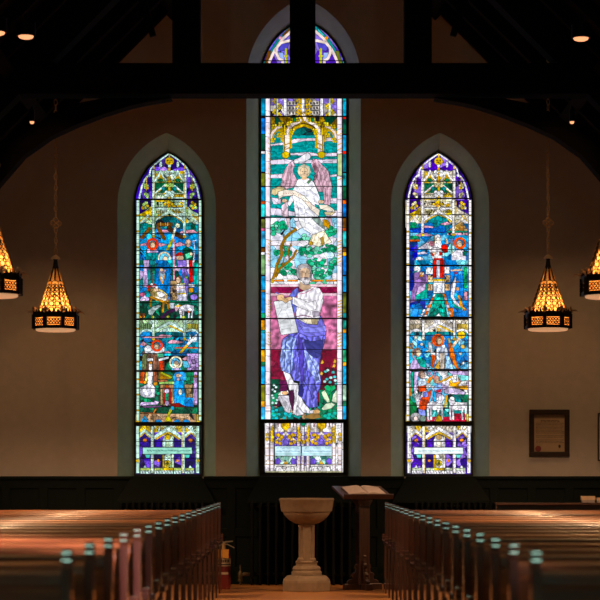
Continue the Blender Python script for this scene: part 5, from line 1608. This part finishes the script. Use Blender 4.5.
LANT = [(55.0, 331.5, 22.6, 'filigree lantern on a chain, whole, between the left window and the left edge'), (547.5, 331, 22.6, 'filigree lantern on a chain, whole, between the right window and the right edge'),
        (-7.0, 297.5, 18.4, 'larger nearer lantern cut off by the left edge of the picture'), (609.0, 298.5, 18.4, 'larger nearer lantern cut off by the right edge of the picture')]
for i, (px, py, d, lab) in enumerate(LANT):
    p = at(px + 0.6, py - 0.2, d)
    make_lantern(lab, p).rotation_euler.z = (0.03, 0.13, 0.05, 0.10)[i]
    l = bpy.data.lights.new('lantern_bulb', 'POINT'); l.energy = BULB_W; l.color = (1.0, 0.62, 0.26); l.shadow_soft_size = 0.02
    o = bpy.data.objects.new('lantern_bulb', l); COL.objects.link(o); o.location = p + Vector((0, 0, 0.24))
    spot('lantern_light', p + Vector((0, 0, -0.03)), LANT_W, 154, (1.0, 0.54, 0.27), 0.5, 0.08, p + Vector((0, 0, -2)))

# ---------------------------------------------------------------- pews
ROWS = 18


def bead(z0, z1, y0):
    """a small swelling moulding facing the back of the church"""
    r = []
    for k in range(13):
        a = math.radians(13 - 14 * k / 12)
        r.append((y0 - 0.058 * (math.cos(a) - math.cos(math.radians(13))), z0 + (z1 - z0) * k / 12))
    return r + [(y0 + 0.012, z1 - 0.003)]


AX = 0.93
PW = 3.75


def pew(label, sg, y):
    """a pew facing the windows; its back is towards the camera. sg: which side of the aisle"""
    t = thing('pew', label, 'pew', (sg * AX - 0.009, y, 0), 0, 'rows of wooden pews')
    for nm, xx in (('aisle_end', 0.0), ('wall_end', PW)):
        # shaped end: a tall scrolled back stile and an arm reaching forward
        bm = bmesh.new()
        prof = [(-0.07, 0), (0.42, 0), (0.42, 0.09), (0.36, 0.13), (0.36, 0.44), (0.405, 0.465), (0.436, 0.51), (0.440, 0.57), (0.436, 0.625), (0.42, 0.641), (0.402, 0.642)] + [(0.39, 0.60), (0.385, 0.572), (0.36, 0.561), (0.22, 0.553), (0.13, 0.56), (0.085, 0.61), (0.062, 0.72), (0.052, 0.86), (0.055, 0.905)]
        # rolled top, and below it a bead, both with gently swelling faces towards the back
        prof += [(0.054, 0.965), (0.046, 0.992), (0.026, 1.008), (0.002, 1.010), (-0.020, 1.003)]
        prof += bead(1.002, 0.988, -0.028) + bead(0.972, 0.958, -0.036)
        prof += [(-0.050, 0.935), (-0.044, 0.66), (-0.07, 0.12)]
        add_prism(bm, [(sg * (xx - 0.019), p[0], p[1]) for p in prof], (sg * 0.038, 0, 0))
        e = obj(nm, bm, M['pew_end'], t, bevel=0.003)
        bm = bmesh.new()      # broad arm with a scrolled end
        prof = [(0.07, 0.545), (0.43, 0.545), (0.447, 0.57), (0.449, 0.62), (0.440, 0.643), (0.425, 0.650), (0.405, 0.648)] + bead(0.641, 0.627, 0.396) + bead(0.614, 0.600, 0.388) + [(0.386, 0.585), (0.36, 0.577), (0.07, 0.577)]
        ax = -0.034 if xx == 0.0 else -0.02
        add_prism(bm, [(sg * (xx + ax), p[0], p[1]) for p in prof], (sg * 0.054, 0, 0))
        obj('armrest', bm, M['pew_end'], e, bevel=0.003)
        if xx == 0.0:
            bm = bmesh.new()
            add_prism(bm, [(sg * -0.024, p[0], p[1]) for p in ((0.02, 0.16), (0.30, 0.16), (0.30, 0.46), (0.16, 0.54), (0.02, 0.54))], (sg * 0.01, 0, 0))
            obj('sunk_panel', bm, M['pew_end'], e)
    L = PW - 0.038
    cx = sg * PW / 2
    bm = bmesh.new()
    add_box(bm, (cx, 0.02, 0.655), (L, 0.022, 0.47), Matrix.Rotation(0.09, 3, 'X'), 0.003); obj('backrest', bm, M['pew'], t)
    bm = bmesh.new()
    add_tube(bm, [(cx - L / 2, 0.0, 0.902), (cx + L / 2, 0.0, 0.902)], 0.022, 12); add_box(bm, (cx, 0.0, 0.878), (L, 0.034, 0.05), None, 0.006)
    obj('top_rail', bm, M['pew'], t, smooth=45)
    bm = bmesh.new(); add_box(bm, (cx, 0.22, 0.44), (L, 0.38, 0.03), Matrix.Rotation(0.03, 3, 'X'), 0.008); obj('seat', bm, M['pew'], t)
    bm = bmesh.new(); add_box(bm, (cx, 0.04, 0.22), (L, 0.02, 0.44)); obj('kickboard', bm, M['pew'], t)
    return t


ORD = ['nearest', 'second', 'third', 'fourth', 'fifth', 'sixth', 'seventh', 'eighth', 'ninth', 'tenth', 'eleventh', 'twelfth', 'thirteenth', 'fourteenth', 'fifteenth', 'sixteenth', 'seventeenth', 'farthest']
for sg, side in ((-1, 'left'), (1, 'right')):
    first = None
    for i in range(ROWS):
        lab = 'brown wooden pew %s of the aisle, %s' % (side, {0: 'the nearest to us, out of focus', 17: 'the farthest, next to the window wall'}.get(i, '%s row counting from the nearest' % ORD[i]))
        y = 8.54 + 0.9 * i
        if first is None:
            first = pew(lab, sg, y)
        else:
            dup(first, (sg * AX - 0.009, y, 0), 0, lab)

# ---------------------------------------------------------------- stone font
fd = 24.35
fx = at(306.6, 0, fd).x
t = thing('baptismal_font', 'stone baptismal font with a round bowl standing in the aisle below the central window', 'font', (fx, fd, 0))
bm = bmesh.new(); add_lathe(bm, [(0.288, 0.0), (0.292, 0.10), (0.285, 0.125), (0.262, 0.15), (0.24, 0.17), (0.20, 0.178)], 8, rot=math.pi / 8); obj('plinth', bm, M['stone'], t, bevel=0.008)
bm = bmesh.new(); add_lathe(bm, [(0.185, 0.178), (0.185, 0.215), (0.165, 0.232), (0.175, 0.25), (0.16, 0.275), (0.13, 0.285), (0.128, 0.31), (0.14, 0.33), (0.112, 0.345)], 8, rot=math.pi / 8); obj('base_moulding', bm, M['stone'], t, bevel=0.005)
bm = bmesh.new(); add_lathe(bm, [(0.098, 0.34), (0.098, 0.79)], 8, rot=math.pi / 8); obj('stem', bm, M['stone'], t, bevel=0.006)
for a in (0.0, math.pi / 2, math.pi, 1.5 * math.pi):
    bm = bmesh.new(); aa = a + math.pi / 4
    add_lathe(bm, [(0.04, 0.335), (0.044, 0.36), (0.026, 0.38), (0.026, 0.72), (0.034, 0.735), (0.028, 0.75), (0.045, 0.785), (0.045, 0.8)], 14, (0.088 * math.cos(aa), 0.088 * math.sin(aa), 0)); obj('shaft', bm, M['stone'], t, smooth=40)
bm = bmesh.new()
add_lathe(bm, [(0.10, 0.775), (0.14, 0.785), (0.20, 0.82), (0.245, 0.865), (0.268, 0.905), (0.268, 0.912), (0.285, 0.917), (0.290, 0.930), (0.307, 1.04), (0.312, 1.046), (0.312, 1.062), (0.304, 1.068), (0.262, 1.068), (0.25, 1.05), (0.2, 0.94), (0.0, 0.9)], 56); bmesh.ops.translate(bm, vec=(0, 0, -0.018), verts=bm.verts[:]); obj('bowl', bm, M['stone'], t, smooth=35)

# ---------------------------------------------------------------- lectern and open book
ld = 24.6
lx = at(362.6, 0, ld).x
t = thing('lectern', 'dark wooden lectern on a crossed foot beside the stone font', 'lectern', (lx, ld, 0), math.radians(19))
for a in range(4):
    ang = a * math.pi / 2
    Rz = Matrix.Rotation(ang, 4, 'Z')
    bm = bmesh.new()
    add_box(bm, (0.13, 0, 0.035), (0.20, 0.085, 0.07), None, 0.008)
    bmesh.ops.transform(bm, matrix=Rz, verts=bm.verts[:]); obj('foot', bm, M['lectern'], t)
    bm = bmesh.new()
    pr = [(0.04, 0.07), (0.185, 0.07), (0.195, 0.095), (0.165, 0.115), (0.135, 0.12), (0.128, 0.15), (0.14, 0.175), (0.12, 0.195), (0.095, 0.20), (0.088, 0.24), (0.10, 0.265), (0.09, 0.29), (0.072, 0.30), (0.066, 0.36), (0.075, 0.385), (0.06, 0.41), (0.04, 0.42)]
    add_prism(bm, [Rz @ Vector((p[0], -0.022, p[1])) for p in pr], Rz @ Vector((0, 0.044, 0))); obj('bracket', bm, M['lectern'], t, bevel=0.006)
bm = bmesh.new(); add_box(bm, (0, 0, 0.53), (0.136, 0.136, 0.98), None, 0.016); obj('post', bm, M['lectern'], t)
bm = bmesh.new(); add_lathe(bm, [(0.085, 0.93), (0.09, 0.96), (0.13, 1.02), (0.135, 1.05), (0.0, 1.06)], 4, rot=math.pi / 4); obj('neck', bm, M['lectern'], t, bevel=0.006)
tilt = Matrix.Rotation(math.radians(17), 3, 'X')
dc = Vector((-0.005, 0, 1.112))
bm = bmesh.new(); add_box(bm, dc, (0.60, 0.42, 0.028), tilt, 0.006); desk = obj('desk', bm, M['lectern_top'], t)
bm = bmesh.new(); add_box(bm, dc + tilt @ Vector((0, -0.212, 0.018)), (0.60, 0.022, 0.06), tilt, 0.006); obj('book_ledge', bm, M['lectern'], desk)
RL = Matrix.Rotation(math.radians(19), 4, 'Z')
bk = thing('open_book', 'open book with pale pages lying on the lectern desk', 'book', Vector((lx, ld, 0)) + RL.to_3x3() @ (dc + tilt @ Vector((0.01, -0.02, 0.015))), 0)
bk.rotation_euler = (RL.to_3x3() @ tilt).to_euler()
bm = bmesh.new(); add_box(bm, (0, 0, 0.004), (0.46, 0.28, 0.007), None, 0.002); obj('cover', bm, M['leather'], bk)
for sg in (-1, 1):
    bm = bmesh.new()
    xs = [0.0, 0.015, 0.05, 0.11, 0.17, 0.222]; zs = [0.012, 0.030, 0.036, 0.031, 0.023, 0.016]
    pts = [(sg * x, -0.135, z) for x, z in zip(xs, zs)] + [(sg * 0.222, -0.135, 0.008), (0, -0.135, 0.008)]
    add_prism(bm, pts, (0, 0.27, 0)); pg = obj('page_block', bm, M['page'], bk, smooth=30)

# ---------------------------------------------------------------- fire extinguisher
ed = 24.7
ex = at(223.8, 0, ed).x
t = thing('fire_extinguisher', 'red fire extinguisher with a yellow tag on the floor at the left pew ends', 'fire extinguisher', (ex, ed, 0))
bm = bmesh.new(); add_lathe(bm, [(0.07, 0.0), (0.078, 0.012), (0.080, 0.03), (0.080, 0.36), (0.074, 0.40), (0.055, 0.43), (0.03, 0.445), (0.026, 0.46)], 28); obj('cylinder', bm, M['ext_red'], t, smooth=40)
bm = bmesh.new(); add_lathe(bm, [(0.0812, 0.265), (0.0815, 0.268), (0.0815, 0.352), (0.0812, 0.355)], 28, cap=False); lb = obj('label_band', bm, M['label'], t, smooth=40)
bm = bmesh.new()
for z, h in ((0.285, 0.012), ):
    add_lathe(bm, [(0.0818, z - h / 2), (0.0822, z), (0.0818, z + h / 2)], 28, cap=False)
for k in range(7):
    a = -math.pi / 2 + (k - 3) * 0.26
    add_box(bm, (0.0822 * math.cos(a), 0.0822 * math.sin(a), 0.325), (0.002, 0.012 if k % 2 else 0.016, 0.03), Matrix.Rotation(a, 3, 'Z'))
obj('print', bm, M['black'], lb)
bm = bmesh.new(); add_lathe(bm, [(0.0812, 0.165), (0.0815, 0.17), (0.0815, 0.195), (0.0812, 0.20)], 12, cap=False)
for v in list(bm.verts):
    pass
bm.free()
bm = bmesh.new()
for k in range(5):
    a = -math.pi / 2 + (k - 1) * 0.22
    add_box(bm, (0.0812 * math.cos(a), 0.0812 * math.sin(a), 0.185), (0.003, 0.018, 0.026), Matrix.Rotation(a, 3, 'Z'))
obj('label', bm, M['label'], t)
bm = bmesh.new(); add_lathe(bm, [(0.022, 0.45), (0.026, 0.47), (0.02, 0.50), (0.022, 0.53), (0.0, 0.535)], 16); add_tube(bm, [(0, 0, 0.5), (-0.04, 0, 0.5)], 0.014, 10); obj('valve', bm, M['brass'], t, smooth=40)
bm = bmesh.new(); add_prism(bm, [(-0.01, -0.012, 0.515), (0.03, -0.012, 0.535), (0.105, -0.012, 0.545), (0.105, -0.012, 0.557), (0.02, -0.012, 0.552), (-0.01, -0.012, 0.54)], (0, 0.024, 0)); obj('lever', bm, M['chrome'], t)
bm = bmesh.new(); add_prism(bm, [(0.0, -0.012, 0.505), (0.04, -0.012, 0.51), (0.12, -0.012, 0.47), (0.123, -0.012, 0.48), (0.04, -0.012, 0.523), (0.0, -0.012, 0.52)], (0, 0.024, 0)); obj('carry_handle', bm, M['chrome'], t)
bm = bmesh.new(); add_tube(bm, [(-0.04, 0, 0.5), (-0.08, 0, 0.47), (-0.1, 0, 0.38), (-0.095, 0, 0.15)], 0.011, 8); obj('hose', bm, M['black'], t, smooth='all')
bm = bmesh.new(); add_box(bm, (0.024, -0.088, 0.41), (0.075, 0.003, 0.10), Matrix.Rotation(-0.06, 3, 'X'), 0.001); tg = obj('inspection_tag', bm, M['tag'], t)
bm = bmesh.new(); add_tube(bm, [(0.02, -0.085, 0.455), (0.01, -0.04, 0.49), (0.0, -0.02, 0.49)], 0.0018, 5); obj('tag_string', bm, M['label'], tg)

# ---------------------------------------------------------------- radiators


def radiator(label, pxa, pxb, n, valve):
    rd = 25.66
    x0, x1 = at(pxa, 0, rd).x, at(pxb, 0, rd).x
    zt = at(0, 501.5, rd).z - 0.0
    t = thing('radiator', label, 'radiator', ((x0 + x1) / 2, rd, 0), 0, 'cast iron radiators under the windows')
    w = (x1 - x0) / n
    src = None
    for k in range(n):
        xx = x0 - (x0 + x1) / 2 + w * (k + 0.5)
        if src is None:
            bm = bmesh.new()
            for yy in (-0.06, 0.0, 0.06):
                add_tube(bm, [(0, yy, 0.07), (0, yy, 0.12), (0, yy, zt - 0.07), (0, yy, zt - 0.03), (0, yy, zt - 0.015), (0, yy, zt - 0.004)], [0.012, 0.02, 0.019, 0.023, 0.018, 0.008], 10)
            add_tube(bm, [(0, -0.075, zt - 0.055), (0, 0.075, zt - 0.055)], 0.022, 8); add_tube(bm, [(0, -0.075, 0.13), (0, 0.075, 0.13)], 0.022, 8)
            if True:
                for yy in (-0.06, 0.06):
                    add_tube(bm, [(0, yy, 0.0), (0, yy, 0.09)], [0.018, 0.012], 8)
            src = obj('section', bm, M['radiator'], t, smooth='all')
            src.location.x = xx
        else:
            c = src.copy(); COL.objects.link(c); c.parent = t; c.location.x = xx
    for z in (0.13, zt - 0.055):
        bm = bmesh.new()
        add_tube(bm, [(x0 - (x0 + x1) / 2 + 0.01, 0, z), (x1 - (x0 + x1) / 2 - 0.01, 0, z)], 0.02, 10)
        obj('connecting_pipe', bm, M['radiator'], t, smooth='all')
    if valve:
        vx = at(240.5, 0, rd).x - (x0 + x1) / 2
        bm = bmesh.new()
        add_lathe(bm, [(0.014, 0.0), (0.014, 0.04), (0.03, 0.045), (0.03, 0.075), (0.02, 0.08), (0.03, 0.10), (0.032, 0.14), (0.018, 0.165), (0.009, 0.18), (0.008, 0.24), (0, 0.245)], 16, (vx, -0.05, 0))
        add_tube(bm, [(vx, -0.05, 0.12), (vx + 0.05, -0.05, 0.13), (x0 - (x0 + x1) / 2 + 0.02, -0.02, 0.13)], [0.02, 0.026, 0.018], 10)
        obj('valve', bm, M['old_brass'], t, smooth=40)
    return t


radiator('black cast iron radiator behind the stone font, under the central window', 248, 362, 14, True)
radiator('black cast iron radiator under the left window', 118, 206, 14, False)
radiator('black cast iron radiator under the right window', 413, 489, 13, False)

# ---------------------------------------------------------------- framed documents


def picture(label, x0, y0, x1, y1, fw, mat, seal):
    a = at(x0, y1, D - 0.02); b = at(x1, y0, D - 0.02)
    W, H = b.x - a.x, b.z - a.z
    t = thing('picture_frame', label, 'picture frame', ((a.x + b.x) / 2, D - 0.006, a.z), 0, 'framed documents on the wall')
    bm = bmesh.new()
    for c, s in (((0, -0.018, fw / 2), (W, 0.03, fw)), ((0, -0.018, H - fw / 2), (W, 0.03, fw)), ((-W / 2 + fw / 2, -0.018, H / 2), (fw, 0.03, H - 2 * fw)), ((W / 2 - fw / 2, -0.018, H / 2), (fw, 0.03, H - 2 * fw))):
        add_box(bm, c, s)
    obj('frame', bm, mat, t, bevel=0.005)
    bm = bmesh.new(); add_box(bm, (0, -0.004, H / 2), (W - fw, 0.006, H - fw)); obj('mount', bm, M['mat_board'] if seal else M['page'], t)
    iw, ih = W - 2 * fw, H - 2 * fw
    dw, dh = (iw * 0.97, ih * 0.88) if seal else (iw * 0.8, ih * 0.8)
    z0 = fw + (0.004 if seal else ih * 0.1)
    bm = bmesh.new(); add_box(bm, (0, -0.009, z0 + dh / 2), (dw, 0.003, dh)); doc = obj('document', bm, M['parchment'], t)
    bm = bmesh.new()
    rnd = random.Random(4)
    n = 17
    for k in range(n):
        z = z0 + dh * (0.94 - 0.042 * k)
        if k in (10, 13): continue
        xx = -dw * (0.44 if k > 1 else 0.28)
        end = dw * (0.44 if k > 1 else 0.30)
        while xx < end:
            l = rnd.uniform(0.012, 0.04)
            add_box(bm, (min(xx + l / 2, end), -0.0108, z), (l, 0.0008, 0.0045 if k > 1 else 0.007)); xx += l + rnd.uniform(0.005, 0.012)
    obj('writing', bm, M['black'], doc)
    if seal:
        bm = bmesh.new()
        add_lathe(bm, [(0, 0.0), (0.034, 0.0), (0.036, 0.003), (0.028, 0.006), (0, 0.006)], 22); bmesh.ops.transform(bm, matrix=Matrix.Translation((-dw * 0.37, -0.0105, z0 + dh * 0.09)) @ Matrix.Rotation(math.pi / 2, 4, 'X'), verts=bm.verts[:])
        obj('wax_seal', bm, M['seal'], doc)
        bm = bmesh.new()
        add_lathe(bm, [(0, 0.0), (0.016, 0.0), (0.017, 0.003), (0, 0.004)], 16); bmesh.ops.transform(bm, matrix=Matrix.Translation((dw * 0.34, -0.0105, z0 + dh * 0.16)) @ Matrix.Rotation(math.pi / 2, 4, 'X') @ Matrix.Diagonal((0.85, 1.25, 1, 1)), verts=bm.verts[:])
        obj('stamp', bm, M['black'], doc)


picture('dark wood framed certificate with a red wax seal, to the right of the right window', 529.3, 409.6, 569.5, 456.6, 0.056, M['frame_brown'], True)
picture('thin black frame cut off by the right edge of the picture', 597.6, 413, 634, 461, 0.016, M['frame_black'], False)

# ---------------------------------------------------------------- low bookcase with books
sd = 25.66
sx0, sx1 = at(494, 0, sd).x, 4.3
sh_ = at(0, 502.8, 25.5).z
t = thing('low_bookcase', 'low brown bookcase against the panelling behind the right hand pews', 'bookcase', ((sx0 + sx1) / 2, sd, 0))
W = sx1 - sx0
bm = bmesh.new(); add_box(bm, (0, 0, sh_ - 0.0125), (W, 0.32, 0.025), None, 0.004); obj('top', bm, M['shelf'], t)
for sg in (-1, 1):
    bm = bmesh.new(); add_box(bm, (sg * (W / 2 - 0.02), 0.005, (sh_ - 0.025) / 2), (0.025, 0.28, sh_ - 0.025)); obj('side_panel', bm, M['shelf'], t)
for z in (0.08, 0.5):
    bm = bmesh.new(); add_box(bm, (0, 0.005, z), (W - 0.065, 0.27, 0.022)); obj('shelf', bm, M['shelf'], t)
bm = bmesh.new(); add_box(bm, (0, 0.14, sh_ / 2), (W - 0.06, 0.01, sh_ - 0.06)); obj('back_panel', bm, M['shelf'], t)


def book(label, pxa, pxb, z, h, mat, dy):
    d = 25.55
    x0, x1 = at(pxa, 0, d).x, at(pxb, 0, d).x
    t = thing('book', label, 'book', ((x0 + x1) / 2, d + dy, z), 0, 'books on the low bookcase')
    w = x1 - x0
    bm = bmesh.new(); add_box(bm, (0, 0, h / 2), (w - 0.006, 0.118, h - 0.008)); obj('pages', bm, M['page'], t)
    bm = bmesh.new()
    for zz in (0.002, h - 0.002):
        add_box(bm, (0, 0, zz), (w, 0.125, 0.004))
    add_box(bm, (0, -0.062, h / 2), (w, 0.004, h)); obj('cover', bm, mat, t)


book('grey book at the bottom of the left pile on the low bookcase', 581.5, 594, sh_, 0.034, M['grey_book'], 0.0)
book('cream book on top of the left pile on the low bookcase', 580.8, 594.6, sh_ + 0.034, 0.046, M['cream_book'], 0.004)
book('grey book at the bottom of the pile cut by the right edge', 596.6, 610, sh_, 0.030, M['grey_book'], 0.0)
book('cream book on top of the pile cut by the right edge', 596, 610, sh_ + 0.030, 0.03, M['cream_book'], 0.004)

# ---------------------------------------------------------------- unseen glowing windows added behind and beside the view to light the pews


def added_window(n, cx, cz, w, h, wall, mat):
    root = bpy.data.objects.new('window_%d' % n, None); COL.objects.link(root); struct(root)  # added light in the form of a window, out of view
    pts = []
    r = w
    for i in range(9):
        a = math.pi / 3 * i / 8
        pts.append((w / 2 - r * math.cos(a), cz + h / 2 - 0.87 * w + r * math.sin(a)))
    out = [(-w / 2, cz - h / 2)] + pts + [(-x, z) for x, z in reversed(pts[:-1])] + [(w / 2, cz - h / 2)]
    if wall == 'front':
        conv = lambda x, z, d: Vector((cx + x, Y0 + d, z)); ex = Vector((0, 0.02, 0))
    else:
        conv = lambda x, z, d: Vector((HW - d, cx + x, z)); ex = Vector((-0.02, 0, 0))
    bm = bmesh.new(); add_prism(bm, [conv(x, z, 0.005) for x, z in out], ex); obj('glass', bm, mat, root)
    bm = bmesh.new(); add_tube(bm, [conv(x, z, 0.03) for x, z in out + out[:1]], 0.04, 6, caps=False); obj('window_frame', bm, M['lead'], root)
    bm = bmesh.new()
    for k in range(1, 5):
        z = cz - h / 2 + h * k / 5.4
        add_tube(bm, [conv(-w / 2, z, 0.03), conv(w / 2, z, 0.03)], 0.012, 5)
    obj('saddle_bar', bm, M['lead'], root)


TEAL_GLINT = glow('teal_daylit_glass', (0.58, 1.0, 0.78), FRONT_L)  # glow added for the teal glints on the pew ends
ROSE_FILL = glow('rose_daylit_glass', (1.0, 0.45, 0.42), 2.0)  # glow added to go with the pink spot
added_window(4, -2.0, 3.0, 0.6, 2.2, 'front', TEAL_GLINT)
added_window(5, 2.0, 3.0, 0.6, 2.2, 'front', TEAL_GLINT)
added_window(6, 4.0, 2.6, 0.6, 1.8, 'right', ROSE_FILL)
spot('window_light', (HW - 0.1, 4.0, 3.3), ROSE_W, 8.5, (1.0, 0.58, 0.60), 0.9, 0.6, (-1.3, 12.5, 0.85))  # unseen spot added to throw the pink streak on the left pews
# ---------------------------------------------------------------- camera
cam = bpy.data.cameras.new('camera')
co = bpy.data.objects.new('camera', cam); COL.objects.link(co)
co.location = (0, 0, EYE); co.rotation_euler = (math.pi / 2, 0, 0)
cam.sensor_width = 36.0; cam.sensor_fit = 'HORIZONTAL'
cam.lens = F / 600 * 36.0
cam.shift_y = 176 / 600.0
cam.shift_x = -(CX - 300) / 600.0
cam.clip_end = 100
cam.dof.use_dof = True
cam.dof.focus_distance = 25.0
cam.dof.aperture_fstop = 3.3
SC.camera = co

wd = bpy.data.worlds.new('night'); SC.world = wd
wd.use_nodes = True
wd.node_tree.nodes['Background'].inputs['Color'].default_value = (0.004, 0.004, 0.005, 1)
vs = SC.view_settings
vs.view_transform = 'Standard'; vs.look = 'None'; vs.exposure = 0.0; vs.gamma = 1.0; vs.use_curve_mapping = False
